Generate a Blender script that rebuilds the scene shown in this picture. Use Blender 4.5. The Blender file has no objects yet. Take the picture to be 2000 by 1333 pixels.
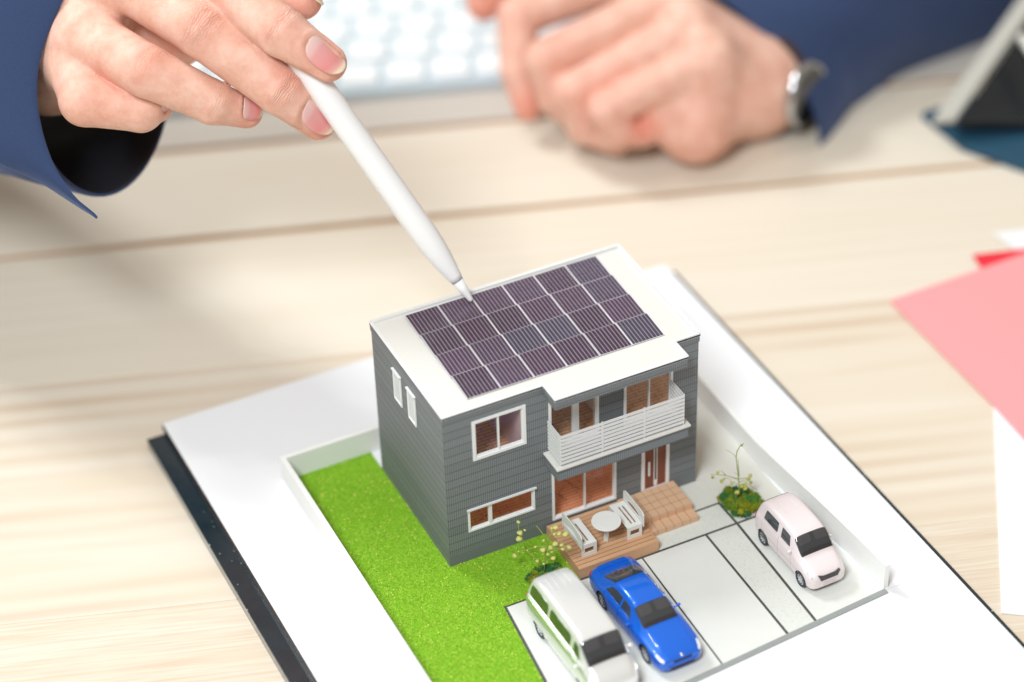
import bpy, bmesh, math, random
import numpy as np
from mathutils import Vector, Matrix
random.seed(7); rng = np.random.default_rng(7)
S = 0.01                      # everything below is written in centimetres
scene = bpy.context.scene
COL = scene.collection

# ------------------------------------------------------------------ camera, world, lamps, exposure
CAM = np.array([-22.736, -54.360, 54.730]); FPX = 4818.9
def _basis(yaw=-24.885, pitch=-37.7056, roll=-1.983):
    y, t, r = np.radians([yaw, pitch, roll])
    fw = np.array([math.sin(-y)*math.cos(t), math.cos(y)*math.cos(t), math.sin(t)])
    rt = np.cross(fw, [0, 0, 1]); rt /= np.linalg.norm(rt); up = np.cross(rt, fw)
    return rt*math.cos(r)+up*math.sin(r), -rt*math.sin(r)+up*math.cos(r), fw
CR, CU, CF = _basis()
cam = bpy.data.cameras.new('camera'); camo = bpy.data.objects.new('camera', cam); COL.objects.link(camo)
M = Matrix.Identity(4)
for i in range(3):
    M[i][0], M[i][1], M[i][2], M[i][3] = CR[i], CU[i], -CF[i], CAM[i]*S
camo.matrix_world = M
cam.sensor_width = 36; cam.lens = FPX/2000*36; cam.clip_start = 0.05; cam.clip_end = 50
cam.dof.use_dof = True; cam.dof.focus_distance = 0.792; cam.dof.aperture_fstop = 4.2; cam.dof.aperture_blades = 0
scene.camera = camo
def cp(px, py, d):            # a point seen at (px, py) of the 2000 px picture, d cm along the lens axis
    return CAM + d*(CF + (px-1000)/FPX*CR - (py-666.5)/FPX*CU)
def cv(a, b, c):
    v = a*CR + b*CU + c*CF; return v/np.linalg.norm(v)

w = bpy.data.worlds.new('World'); scene.world = w; w.use_nodes = True
bg = w.node_tree.nodes['Background']; bg.inputs[0].default_value = (1.0, 0.875, 0.745, 1); bg.inputs[1].default_value = 0.42
def lamp(kind, name, loc, power, size, color, target=(4, 2, 0)):
    l = bpy.data.lights.new(name, kind); l.energy = power; l.color = color
    o = bpy.data.objects.new(name, l); COL.objects.link(o); o.location = [c*S for c in loc]
    if kind == 'AREA': l.shape = 'DISK'; l.size = size*S
    else: l.shadow_soft_size = size*S
    d = Vector([t-c for t, c in zip(target, loc)]); o.rotation_euler = d.to_track_quat('-Z', 'Y').to_euler()
    return o
lamp('AREA', 'softbox_lamp', (-58, -58, 112), 15.0, 38, (0.91, 0.965, 1.0))
lamp('AREA', 'softbox_lamp', (-38, 92, 118), 11.5, 36, (0.94, 0.975, 1.0))
lamp('POINT', 'ceiling_lamp', (-25, 45, 150), 4.0, 2.5, (1.0, 0.97, 0.93))
lamp('POINT', 'ceiling_lamp', (-12, 41, 150), 4.0, 2.5, (1.0, 0.97, 0.93))
scene.view_settings.view_transform = 'Standard'; scene.view_settings.look = 'None'
scene.view_settings.exposure = 0.12; scene.view_settings.gamma = 1
scene.cycles.max_bounces = 10; scene.cycles.transparent_max_bounces = 12
scene.cycles.use_denoising = True

# ------------------------------------------------------------------ mesh builder
class MB:
    def __init__(s): s.v = []; s.f = []; s.m = []; s.cur = 0
    def add(s, v, f):
        o = len(s.v); s.v += [tuple(map(float, p)) for p in v]
        s.f += [tuple(int(i)+o for i in q) for q in f]; s.m += [s.cur]*len(f); return s
    def box(s, x0, x1, y0, y1, z0, z1):
        return s.add([(x0,y0,z0),(x1,y0,z0),(x1,y1,z0),(x0,y1,z0),(x0,y0,z1),(x1,y0,z1),(x1,y1,z1),(x0,y1,z1)],
                     [(3,2,1,0),(4,5,6,7),(0,1,5,4),(1,2,6,5),(2,3,7,6),(3,0,4,7)])
    def prism(s, poly, z0, z1, ax=2):       # poly in the two other axes, extruded along ax
        n = len(poly)
        def P(p, z): return {2: (p[0],p[1],z), 1: (p[0],z,p[1]), 0: (z,p[0],p[1])}[ax]
        v = [P(p,z0) for p in poly]+[P(p,z1) for p in poly]
        a = sum(poly[i][0]*poly[(i+1)%n][1]-poly[(i+1)%n][0]*poly[i][1] for i in range(n))
        f = [tuple(range(n-1,-1,-1)), tuple(range(n,2*n))]+[(i,(i+1)%n,n+(i+1)%n,n+i) for i in range(n)]
        if (a < 0) != (ax == 1): f = [q[::-1] for q in f]
        return s.add(v, f)
    def grid(s, P):                          # P [a][b][3]
        P = np.asarray(P); a, b = P.shape[:2]
        return s.add(P.reshape(-1,3), [(i*b+j, i*b+j+1, (i+1)*b+j+1, (i+1)*b+j) for i in range(a-1) for j in range(b-1)])
    def rings(s, R, cap=True, closed=False):  # list of rings [k][n][3]
        R = np.asarray(R); k, n = R.shape[:2]
        f = [(i*n+j, i*n+(j+1)%n, (i+1)*n+(j+1)%n, (i+1)*n+j) for i in range(k-1) for j in range(n)]
        if cap: f += [tuple(range(n-1,-1,-1)), tuple((k-1)*n+j for j in range(n))]
        return s.add(R.reshape(-1,3), f)
    def tube(s, pts, r, n=8):
        pts = [np.array(p, float) for p in pts]; R = []
        rr = r if hasattr(r, '__len__') else [r]*len(pts)
        up = np.array([.13,.27,1.]); prev = None
        for i, p in enumerate(pts):
            d = pts[min(i+1,len(pts)-1)]-pts[max(i-1,0)]; d /= np.linalg.norm(d)+1e-9
            a = np.cross(d, up) if prev is None else prev-d*(prev@d)
            if np.linalg.norm(a) < 1e-6: a = np.cross(d, [1,0,0])
            a /= np.linalg.norm(a); b = np.cross(d, a); prev = a
            R.append([p+rr[i]*(a*math.cos(t)+b*math.sin(t)) for t in np.arange(n)*2*math.pi/n])
        return s.rings(R)
    def ball(s, c, r, n=8, sq=(1,1,1)):
        R = []
        for i in range(1, n):
            t = math.pi*i/n
            R.append([(c[0]+sq[0]*r*math.sin(t)*math.cos(p), c[1]+sq[1]*r*math.sin(t)*math.sin(p), c[2]-sq[2]*r*math.cos(t)) for p in np.arange(n+2)*2*math.pi/(n+2)])
        return s.rings(R)
    def xf(s, fn):
        s.v = [tuple(fn(np.array(p))) for p in s.v]; return s
    def build(s, name, mat, parent=None, loc=None, smooth=False, bevel=0, org=None, seg=2):
        o0 = np.array(org if org is not None else (0,0,0), float)
        me = bpy.data.meshes.new(name)
        me.from_pydata([tuple((np.array(p)-o0)*S) for p in s.v], [], s.f)
        mats = mat if isinstance(mat, (list, tuple)) else [mat]
        for m_ in mats: me.materials.append(m_)
        if len(mats) > 1: me.polygons.foreach_set('material_index', s.m)
        bm = bmesh.new(); bm.from_mesh(me); bmesh.ops.recalc_face_normals(bm, faces=bm.faces); bm.to_mesh(me); bm.free()
        if smooth: me.polygons.foreach_set('use_smooth', [True]*len(me.polygons))
        me.update()
        o = bpy.data.objects.new(name, me); COL.objects.link(o)
        o.location = [c*S for c in (loc if loc is not None else o0)]
        if parent: o.parent = parent
        if bevel:
            b = o.modifiers.new('bevel', 'BEVEL'); b.width = bevel*S; b.segments = seg; b.limit_method = 'ANGLE'; b.angle_limit = 0.6
        return o
def tag(o, label=None, cat=None, group=None, kind=None):
    if label: o['label'] = label
    if cat: o['category'] = cat
    if group: o['group'] = group
    if kind: o['kind'] = kind
    return o
def thing(name, label, cat, loc=(0,0,0), rz=0, group=None):
    o = bpy.data.objects.new(name, None); COL.objects.link(o); o.empty_display_size = 0.01
    o.location = [c*S for c in loc]; o.rotation_euler = (0,0,rz)
    return tag(o, label, cat, group)
def copy_of(o, loc, parent=None, mirror=False):
    c = o.copy(); COL.objects.link(c); c.location = [q*S for q in loc]
    if parent: c.parent = parent
    return c
def rrect(x0, x1, y0, y1, r, n=4):
    out = []
    for cx, cy, a in ((x1-r,y1-r,0),(x0+r,y1-r,90),(x0+r,y0+r,180),(x1-r,y0+r,270)):
        for k in range(n+1):
            t = math.radians(a+90*k/n); out.append((cx+r*math.cos(t), cy+r*math.sin(t)))
    return out

# ------------------------------------------------------------------ materials
def mat(name, color=(.8,.8,.8), rough=.5, metal=0, coat=0, spec=.5, **kw):
    m = bpy.data.materials.new(name); m.use_nodes = True
    b = m.node_tree.nodes['Principled BSDF']
    b.inputs['Base Color'].default_value = (*color, 1); b.inputs['Roughness'].default_value = rough
    b.inputs['Metallic'].default_value = metal; b.inputs['Coat Weight'].default_value = coat
    b.inputs['Coat Roughness'].default_value = kw.get('coat_rough', .04)
    b.inputs['Specular IOR Level'].default_value = spec
    m.use_backface_culling = False
    return m
class N:                                        # small node helper, coordinates in cm
    def __init__(s, m): s.t = m.node_tree; s.b = s.t.nodes['Principled BSDF']
    def n(s, k, **p):
        x = s.t.nodes.new(k)
        for a, v in p.items():
            if a.startswith('i_'): x.inputs[a[2:].replace('_', ' ')].default_value = v
            else: setattr(x, a, v)
        return x
    def l(s, a, b): s.t.links.new(a, b)
    def cm(s, sx=1, sy=1, sz=1, rz=0, loc=(0,0,0)):
        c = s.n('ShaderNodeTexCoord'); m = s.n('ShaderNodeMapping')
        m.inputs['Scale'].default_value = (100*sx, 100*sy, 100*sz); m.inputs['Rotation'].default_value = (0,0,rz)
        m.inputs['Location'].default_value = loc
        s.l(c.outputs['Object'], m.inputs[0]); return m.outputs[0]
    def ramp(s, fac, stops):
        r = s.n('ShaderNodeValToRGB'); e = r.color_ramp.elements
        while len(e) < len(stops): e.new(.5)
        for el, (p, c) in zip(e, stops): el.position = p; el.color = (*c, 1) if len(c) == 3 else c
        s.l(fac, r.inputs[0]); return r.outputs[0]
    def noise(s, vec, scale, detail=2, rough=.5, dist=0):
        x = s.n('ShaderNodeTexNoise'); x.inputs['Scale'].default_value = scale; x.inputs['Detail'].default_value = detail
        x.inputs['Roughness'].default_value = rough; x.inputs['Distortion'].default_value = dist
        s.l(vec, x.inputs['Vector']); return x.outputs['Fac']
    def mix(s, fac, a, b, mode='MIX'):
        x = s.n('ShaderNodeMix', data_type='RGBA', blend_type=mode)
        for sock, v in ((x.inputs[0], fac), (x.inputs[6], a), (x.inputs[7], b)):
            if hasattr(v, 'is_linked'): s.l(v, sock)
            else: sock.default_value = (*v, 1) if isinstance(v, tuple) else v
        return x.outputs[2]
    def math(s, op, a, b=0.0):
        x = s.n('ShaderNodeMath', operation=op)
        for sock, v in ((x.inputs[0], a), (x.inputs[1], b)):
            if hasattr(v, 'is_linked'): s.l(v, sock)
            else: sock.default_value = v
        return x.outputs[0]
    def bump(s, h, dist_cm, strength=1.0):
        x = s.n('ShaderNodeBump'); x.inputs['Distance'].default_value = dist_cm*S; x.inputs['Strength'].default_value = strength
        s.l(h, x.inputs['Height']); s.l(x.outputs[0], s.b.inputs['Normal'])
    def color(s, c): s.l(c, s.b.inputs['Base Color'])

def paper_mat(name, color, rough=.6, grain=.012, amt=.05, fs=14):
    m = mat(name, color, rough, spec=.3); n = N(m); c = n.cm()
    f = n.noise(c, fs, 4, .6)
    dk = tuple(q*(1-amt) for q in color)
    n.color(n.mix(f, color, dk)); n.bump(n.noise(c, fs*2.2, 3), grain, .35); return m
def wood_mat(name, seed, hi, mid, lo, streak=1.0, fine=1.0):
    m = mat(name, hi, .42, spec=.35); n = N(m)
    c = n.cm(.05, .55, .3, loc=(seed*13.1, seed*7.7, seed*3.3))
    broad = n.noise(c, 1.0, 3, .5, .6)
    c2 = n.cm(.06, 1, .4, loc=(seed*5.1, seed*9.7, 0))
    rings = n.n('ShaderNodeTexWave', wave_type='BANDS', bands_direction='Y'); n.l(c2, rings.inputs['Vector'])
    rings.inputs['Scale'].default_value = .32; rings.inputs['Distortion'].default_value = 3.5; rings.inputs['Detail'].default_value = 2
    rings.inputs['Detail Scale'].default_value = .8; rings.inputs['Detail Roughness'].default_value = .55
    c3 = n.cm(.25, 9, 3, loc=(seed, 0, 0)); fin = n.noise(c3, 1.0, 4, .65)
    base = n.ramp(broad, [(.30, hi), (.72, mid)])
    st = n.ramp(rings.outputs['Fac'], [(0, (1,1,1)), (.55, (.55,.55,.55)), (.93, (0,0,0))])
    sfac = n.math('MULTIPLY', n.math('SUBTRACT', 1.0, st), n.math('MULTIPLY', n.ramp(n.noise(n.cm(.03,.12,.1,loc=(seed*2,0,0)), 1.6, 2), [(.42,(0,0,0)),(.66,(1,1,1))]), .75*streak))
    col = n.mix(sfac, base, lo)
    ff = n.math('MULTIPLY', n.ramp(fin, [(.42,(0,0,0)),(.78,(1,1,1))]), .34*fine)
    n.color(n.mix(ff, col, mid if fine < 1.2 else lo)); n.bump(fin, .01, .25); return m

hi, mid_, lo = (.745,.685,.585), (.68,.585,.455), (.50,.32,.19)
M_wood = [wood_mat('ash_wood_%d' % i, i+1, hi, mid_ if i < 2 else (.72,.65,.535), lo, st, fi) for i, (st, fi) in enumerate([(.2,1.6),(.62,.7),(.12,.35),(.12,.4),(.15,.4)])]
M_wood[4] = wood_mat('ash_wood_shaded', 9, (.62,.60,.56), (.56,.51,.45), (.42,.33,.25), .3, .5)  # shade on the far planks put into the wood colour as grey
M_groove = mat('seam_wood', (.44,.24,.11), .6)
M_sheet = paper_mat('white_sheet', (.82,.84,.865), .38, .003, .02, 5)
M_foamedge = mat('board_core', (.045,.030,.026), .45)
def plinth_mat():
    m = mat('dusty_black_acrylic', (.012,.024,.032), .16, coat=.6, spec=.5); n = N(m)
    c = n.cm(); v = n.n('ShaderNodeTexVoronoi', feature='F1'); v.inputs['Scale'].default_value = 3.2; n.l(c, v.inputs['Vector'])
    sp = n.ramp(v.outputs['Distance'], [(.05,(1,1,1)),(.11,(0,0,0))])
    g = n.noise(c, 2.3, 5, .7); f = n.math('MULTIPLY', sp, n.ramp(g, [(.36,(0,0,0)),(.5,(1,1,1))]))
    n.color(n.mix(f, (.012,.024,.032), (.5,.55,.55)))
    n.l(n.ramp(n.noise(c, 1.2, 5, .6), [(.3,(.12,)*3),(.8,(.34,)*3)]), n.b.inputs['Roughness']); return m
M_plinth = plinth_mat()
M_wallcard = paper_mat('boundary_card', (.85,.86,.845), .55, .006, .03, 8)
M_cream = paper_mat('roof_card', (.70,.69,.655), .5, .010, .03, 30)
M_whitecard = paper_mat('white_card', (.72,.73,.73), .5, .004, .03, 30)
def tile_mat(name, rows=.33, cols=.074):
    m = mat(name, (.11,.125,.135), .55, spec=.35); n = N(m)
    c = n.n('ShaderNodeTexCoord'); sx = n.n('ShaderNodeSeparateXYZ'); n.l(c.outputs['Object'], sx.inputs[0])
    cx = n.n('ShaderNodeCombineXYZ'); n.l(n.math('MULTIPLY', n.math('ADD', sx.outputs[0], sx.outputs[1]), 100), cx.inputs[0])
    n.l(n.math('MULTIPLY', sx.outputs[2], 100), cx.inputs[1])
    sp = n.n('ShaderNodeSeparateXYZ'); n.l(cx.outputs[0], sp.inputs[0])
    st = n.math('MULTIPLY', n.math('ADD', n.math('SINE', n.math('MULTIPLY', sp.outputs[0], 2*math.pi/cols)), 1), .5)
    vl = n.math('POWER', st, 3.0); rowid = n.math('FLOOR', n.math('DIVIDE', sp.outputs[1], rows))
    wn = n.n('ShaderNodeTexWhiteNoise', noise_dimensions='1D'); n.l(rowid, wn.inputs['W'])
    tone = n.mix(wn.outputs['Value'], (.185,.205,.222), (.225,.246,.262))
    tcol = n.mix(n.math('MULTIPLY', vl, .72), tone, (.05,.054,.06))
    fr = n.math('FRACT', n.math('DIVIDE', n.math('MULTIPLY', sx.outputs[2], 100), rows))
    ln = n.math('LESS_THAN', fr, .11)
    col = n.mix(n.math('MULTIPLY', ln, .62), tcol, (.035,.036,.038))
    g = n.noise(n.cm(), 45, 3, .7); col = n.mix(n.math('MULTIPLY', g, .35), col, (.24,.26,.27))
    n.color(col); n.bump(g, .006, .5); return m
M_tile = tile_mat('printed_wall_tiles')
M_found = paper_mat('foundation_grey', (.18,.20,.21), .6, .006, .2, 25)
def panel_mat():
    m = mat('solar_cells', (.03,.02,.035), .22, coat=.25, spec=.4); n = N(m)
    c = n.n('ShaderNodeTexCoord'); sx = n.n('ShaderNodeSeparateXYZ'); n.l(c.outputs['Object'], sx.inputs[0])
    X = n.math('MULTIPLY', sx.outputs[0], 100/1.165*9); Y = n.math('MULTIPLY', sx.outputs[1], 100/1.2*15)
    def line(v, wd):
        f = n.math('FRACT', n.math('ADD', v, 100.5+wd/2)); return n.math('LESS_THAN', f, wd)
    lx = line(X, .11); ly = line(Y, .22)
    oi = n.n('ShaderNodeObjectInfo'); base = n.ramp(oi.outputs['Random'], [(0,(.024,.013,.024)),(.4,(.046,.018,.044)),(.7,(.060,.030,.060)),(1,(.036,.036,.060))])  # varied sky and room reflections painted as a random tint per panel
    wv = n.n('ShaderNodeTexNoise'); wv.inputs['Scale'].default_value = 3; n.l(n.cm(), wv.inputs['Vector'])
    f1 = n.mix(n.math('MULTIPLY', ly, n.math('MULTIPLY', wv.outputs['Fac'], .95)), base, (.24,.20,.26))
    n.color(n.mix(n.math('MULTIPLY', lx, .9), f1, (.50,.46,.55))); return m
M_solar = panel_mat(); M_solarframe = mat('panel_frame_white', (.75,.73,.78), .35); M_solaredge = mat('panel_edge', (.02,.02,.025), .4)
def floor_mat(name, a, b, line_, along=.9, acr=.14):
    m = mat(name, a, .5, spec=.35); n = N(m); br = n.n('ShaderNodeTexBrick', offset=.37); n.l(n.cm(), br.inputs['Vector'])
    br.inputs['Scale'].default_value = 1; br.inputs['Mortar Size'].default_value = .012; br.inputs['Brick Width'].default_value = along; br.inputs['Row Height'].default_value = acr
    br.inputs['Color1'].default_value = (*a,1); br.inputs['Color2'].default_value = (*b,1); br.inputs['Mortar'].default_value = (*line_,1)
    g = n.noise(n.cm(.6,5,1), 2, 4, .6); n.color(n.mix(n.math('MULTIPLY', g, .4), br.outputs['Color'], tuple(q*.7 for q in a))); return m
M_floor1 = floor_mat('printed_floor_red', (.95,.42,.23), (.88,.36,.19), (.34,.11,.05))
M_floor2 = floor_mat('printed_floor_tan', (.95,.60,.38), (.90,.54,.33), (.34,.17,.09), .55, .15)
M_mauve = mat('interior_mauve', (.70,.54,.60), .6); M_inwall = mat('interior_white', (.88,.84,.80), .6)
M_print = mat('floor_print_black', (.08,.05,.05), .6)
def glass_mat(name, tint=(1,1,1), extra=.06):
    m = bpy.data.materials.new(name); m.use_nodes = True; t = m.node_tree; t.nodes.clear()
    o = t.nodes.new('ShaderNodeOutputMaterial'); mx = t.nodes.new('ShaderNodeMixShader'); a = t.nodes.new('ShaderNodeBsdfTransparent'); b = t.nodes.new('ShaderNodeBsdfGlossy')
    a.inputs[0].default_value = (*tint, 1); b.inputs['Roughness'].default_value = .02
    f = t.nodes.new('ShaderNodeFresnel'); ge = t.nodes.new('ShaderNodeNewGeometry'); io = t.nodes.new('ShaderNodeMath'); io.operation = 'MULTIPLY_ADD'; io.inputs[1].default_value = 1/1.45-1.45; io.inputs[2].default_value = 1.45; t.links.new(ge.outputs['Backfacing'], io.inputs[0]); t.links.new(io.outputs[0], f.inputs[0]); ad = t.nodes.new('ShaderNodeMath'); ad.operation = 'ADD'; ad.inputs[1].default_value = extra
    t.links.new(f.outputs[0], ad.inputs[0]); t.links.new(ad.outputs[0], mx.inputs[0]); t.links.new(a.outputs[0], mx.inputs[1]); t.links.new(b.outputs[0], mx.inputs[2]); t.links.new(mx.outputs[0], o.inputs[0])
    return m
M_glass = glass_mat('acetate_pane', (.98,.96,.95), -.02)
M_whiteframe = mat('white_frame', (.80,.81,.82), .4)
M_doorred = paper_mat('door_print_brown', (.25,.085,.05), .5, .004, .25, 30)
M_black = mat('black_gloss', (.012,.014,.018), .1, coat=.5)
def kraft(name, a): return paper_mat(name, a, .65, .008, .14, 22)
M_deck = kraft('deck_card', (.60,.345,.195)); M_deck2 = kraft('deck_card_light', (.64,.38,.22)); M_step = kraft('step_card', (.68,.44,.28)); M_line = mat('print_line_brown', (.10,.045,.025), .7)
def slab_mat(name, base, dark, speck, sc=26):
    m = mat(name, base, .6, spec=.25); n = N(m); c = n.cm()
    f = n.ramp(n.noise(c, sc, 3, .75, 1.2), [(.55,(0,0,0)),(.68,(1,1,1))])
    b = n.mix(n.noise(c, 1.1, 4), base, tuple(q*.93 for q in base))
    n.color(n.mix(n.math('MULTIPLY', f, speck), b, dark)); n.bump(n.noise(c, 18, 4), .012, .35); return m
M_slab = slab_mat('pale_slab', (.70,.715,.68), (.5,.53,.53), .12)
M_speck = slab_mat('speckled_slab', (.68,.70,.65), (.30,.34,.33), .55, 16)
M_side = slab_mat('pale_gravel_print', (.66,.655,.60), (.52,.50,.44), .3, 9)
def joint_mat():
    m = mat('cobble_joint', (.12,.12,.11), .7); n = N(m); br = n.n('ShaderNodeTexBrick', offset=0.0); n.l(n.cm(), br.inputs['Vector'])
    br.inputs['Scale'].default_value = 1; br.inputs['Mortar Size'].default_value = .012; br.inputs['Brick Width'].default_value = .075; br.inputs['Row Height'].default_value = .075
    br.inputs['Color1'].default_value = (.16,.155,.14,1); br.inputs['Color2'].default_value = (.12,.118,.11,1); br.inputs['Mortar'].default_value = (.03,.03,.03,1)
    n.color(br.outputs['Color']); return m
M_joint = joint_mat(); M_strip = slab_mat('kerb_grey', (.30,.32,.315), (.2,.22,.22), .6, 12)
def vcol_mat(name, rough=.8, sss=0):
    m = mat(name, (.5,.5,.5), rough, spec=.2); n = N(m); a = n.n('ShaderNodeAttribute', attribute_name='tint'); n.color(a.outputs['Color']); return m
M_grain = vcol_mat('turf_grain')
def lawn_mat():
    m = mat('lawn_base', (.10,.30,.015), .85, spec=.15); n = N(m); c = n.cm()
    f = n.noise(c, 12, 5, .75); col = n.ramp(f, [(.32,(.16,.36,.018)),(.5,(.245,.50,.03)),(.68,(.35,.60,.05))]); n.color(col); n.bump(f, .05, .8); return m
M_lawn = lawn_mat()

# ------------------------------------------------------------------ table
TZ = -0.7; TA = math.radians(-18.8)
table = thing('wooden_table', 'pale ash wood table of long planks under the model and the hands', 'table', (0,0,TZ), TA)
edges = [-30, 0.35, 12.75, 21.0, 27.45, 38, 50]
for i in range(6):
    y0, y1 = edges[i], edges[i+1]; gap = .36 if y0 in (21.0, 27.45) else .012; gap2 = .36 if y1 in (21.0, 27.45) else .012
    b = MB().box(-60, 75, y0+gap*.5, y1-gap2*.5, -1.8, 0)
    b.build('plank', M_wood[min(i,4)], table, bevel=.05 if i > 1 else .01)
MB().box(-60, 75, -30, 50, -2.2, -.75).build('underlay', M_groove, table)
for gy in (21.0, 27.45): MB().box(-60, 75, gy-.17, gy+.17, -.74, -.13).build('seam_filler', M_groove, table)

# ------------------------------------------------------------------ display board
board = thing('display_board', 'white topped display board with black plinth edge carrying the house model', 'board', (0,0,TZ+.002))
Z0 = TZ+.002
MB().box(-6.5, 14.55, -16, 11.2, 0, -.3-Z0-.002).build('plinth', M_plinth, board, bevel=.02)
MB().box(-5.83, 14.25, -15.4, 11.42, -.3-Z0, -.06-Z0).build('board_core', M_foamedge, board)
b = MB().prism([(-5.80,-15.4),(14.22,-15.4),(14.22,11.4),(-5.80,11.4)], -.058-Z0, 0.0-Z0)
b.build('top_sheet', M_sheet, board, bevel=.015)
MB().box(11.9, 14.2, -7.42, -7.405, -Z0, .003-Z0).build('sheet_seam', mat('seam_grey', (.6,.6,.6), .6), board)

# ------------------------------------------------------------------ boundary walls
def wall_piece(label, poly, h, name='boundary_wall', warp=0):
    cx = sum(p[0] for p in poly)/len(poly); cy = sum(p[1] for p in poly)/len(poly)
    b = MB().prism(poly, .0, h)
    o = b.build(name, M_wallcard, org=(cx,cy,0), bevel=.012)
    return tag(o, label, 'wall')
wall_piece('low white boundary wall along the left edge of the lawn', [(-3.22,-9),(-3.06,-9),(-3.03,6.5),(-3.2,6.5)], 1.0)
wall_piece('low white boundary wall across the back behind the lawn and house', [(-3.2,6.502),(11.5,6.502),(11.5,6.66),(-3.2,6.66)], 1.0)
# right wall with a gentle warp
b = MB(); R = []
for t in np.linspace(0, 1, 24):
    y = -7.35+t*13.85; x = 11.83-.5*min(1, t*1.9); wz = 1.0+.04*math.sin(t*9)
    R.append([(x,y,0),(x+.16,y,0),(x+.16,y,wz),(x,y,wz)])
tag(b.rings(R).build('boundary_wall', M_wallcard, org=(11.6,0,0)), 'long low white boundary wall beside the pink car', 'wall')

# ------------------------------------------------------------------ lawn and paving
G = .02
lawn_poly = [(-3.04,-9),(-.45,-9),(.36,-6),(.72,-2.47),(3.44,-2.47),(3.44,-.01),(0,-.01),(0,6.49),(-3.03,6.49)]
lw = MB().prism(lawn_poly, .001, .05); tag(lw.build('lawn', M_lawn), 'bright green powder lawn filling the left of the plot', 'lawn', kind='structure')
def inpoly(x, y, P):
    c = np.zeros(len(x), bool)
    for i in range(len(P)):
        (x0,y0),(x1,y1) = P[i], P[i-1]
        if y0 == y1: continue
        c ^= ((y0 > y) != (y1 > y)) & (x < (x1-x0)*(y-y0)/(y1-y0)+x0)
    return c
def scatter(name, pts, size, cols, label, cat, zj=.6, flat=.5, kind='stuff', parent=None, org=(0,0,0), mt=None):
    n = len(pts); base = np.array([(1,0,-.5),(-.5,.87,-.5),(-.5,-.87,-.5),(0,0,.9)])
    a = rng.random(n)*6.28; e = (rng.random(n)-.5)*2.4; ca, sa, ce, se = np.cos(a), np.sin(a), np.cos(e), np.sin(e)
    V = np.repeat(base[None], n, 0)*np.array([1,flat,1])*np.asarray(size).reshape(-1,1,1)
    x, y, z = V[...,0], V[...,1], V[...,2]
    y, z = y*ce[:,None]-z*se[:,None], y*se[:,None]+z*ce[:,None]; x, y = x*ca[:,None]-y*sa[:,None], x*sa[:,None]+y*ca[:,None]
    V = np.stack([x,y,z],-1)+np.asarray(pts)[:,None]-np.array(org)
    F = (np.array([(2,1,0),(0,1,3),(1,2,3),(2,0,3)])[None]+4*np.arange(n)[:,None,None]).reshape(-1,3)
    me = bpy.data.meshes.new(name); me.vertices.add(4*n); me.vertices.foreach_set('co', (V*S).ravel())
    me.loops.add(len(F)*3); me.loops.foreach_set('vertex_index', F.ravel()); me.polygons.add(len(F)); me.polygons.foreach_set('loop_start', np.arange(len(F))*3)
    me.update(calc_edges=True); at = me.color_attributes.new('tint', 'FLOAT_COLOR', 'POINT')
    c = np.concatenate([np.repeat(cols, 4, 0), np.ones((4*n,1))], 1); at.data.foreach_set('color', c.ravel())
    me.materials.append(mt or M_grain); o = bpy.data.objects.new(name, me); COL.objects.link(o); o.location = [q*S for q in org]
    if parent: o.parent = parent
    return tag(o, label, cat, kind=kind)
n = 90000; x = rng.uniform(-3.05,3.45,n); y = rng.uniform(-9,6.5,n); k = inpoly(x,y,lawn_poly); x, y = x[k], y[k]
pts = np.stack([x,y,.05+rng.random(len(x))*.012],1); u = rng.random(len(x))
cols = np.where(u[:,None] < .5, (.22,.47,.02), np.where(u[:,None] < .8, (.32,.58,.03), np.where(u[:,None] < .955, (.15,.34,.015), (.72,.72,.16))))*(.8+.4*rng.random((len(x),1)))
sz = np.where(u > .985, .045, .014+.010*rng.random(len(x)))
scatter('turf_powder', pts, sz, cols, 'fine green and yellow turf grains covering the lawn', 'grass')
# paving slabs
pav = thing('pavement', 'pale card driveway slabs divided by dark cobble joints', None, (0,0,0)); pav['kind'] = 'structure'; del pav['label']
FR = lambda x: -7.38-(11.83-x)*.082     # front kerb line
def slab(poly, m, z=.03, name='slab'): return MB().prism(poly, .001, z).build(name, m, pav, org=(poly[0][0],poly[0][1],0))
slab([(.42,-6),(-.42,-9.2),(5.56,FR(5.56)-.0),(5.68,-2.53),(.78,-2.53)], M_slab)
slab([(5.64,FR(5.6)),(8.02,FR(8.02)),(8.05,-2.53),(5.74,-2.53)], M_slab)
slab([(8.12,FR(8.12)),(9.10,FR(9.1)),(9.22,-2.53),(8.13,-2.53)], M_speck)
slab([(9.20,FR(9.2)),(11.83,FR(11.83)),(11.32,-2.53),(9.32,-2.53)], M_slab)
slab([(6.38,-2.45),(9.22,-2.45),(9.20,-1.38),(6.38,-1.38)], M_speck)
slab([(6.38,-1.30),(9.278,-1.30),(9.278,-.012),(6.38,-.012)], M_side)
slab([(9.101,0),(9.28,0),(9.28,-2.45),(11.34,-2.45),(11.34,6.49),(9.101,6.49)], M_side)
def joint(p, q, wd, m=M_joint, z=.024, name='joint'):
    p, q = np.array(p, float), np.array(q, float); d = q-p; L = np.linalg.norm(d); 
    o = MB().box(0, L, -wd/2, wd/2, .0015, z).build(name, m, pav, loc=(p[0],p[1],0)); o.rotation_euler = (0,0,math.atan2(d[1],d[0])); return o
joint((3.4,-2.49), (10.5,-2.49), .085, z=.036); joint((8.085,-2.54), (8.07,FR(8)), .085, z=.034); joint((9.27,-2.54), (9.15,FR(9)), .085, z=.034)
joint((5.71,-2.54), (5.60,FR(5.6)), .035, z=.034); joint((8.2,-1.34), (9.26,-1.34), .06, z=.036); joint((9.25,-1.3), (9.27,-2.45), .07, z=.038)
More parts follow.
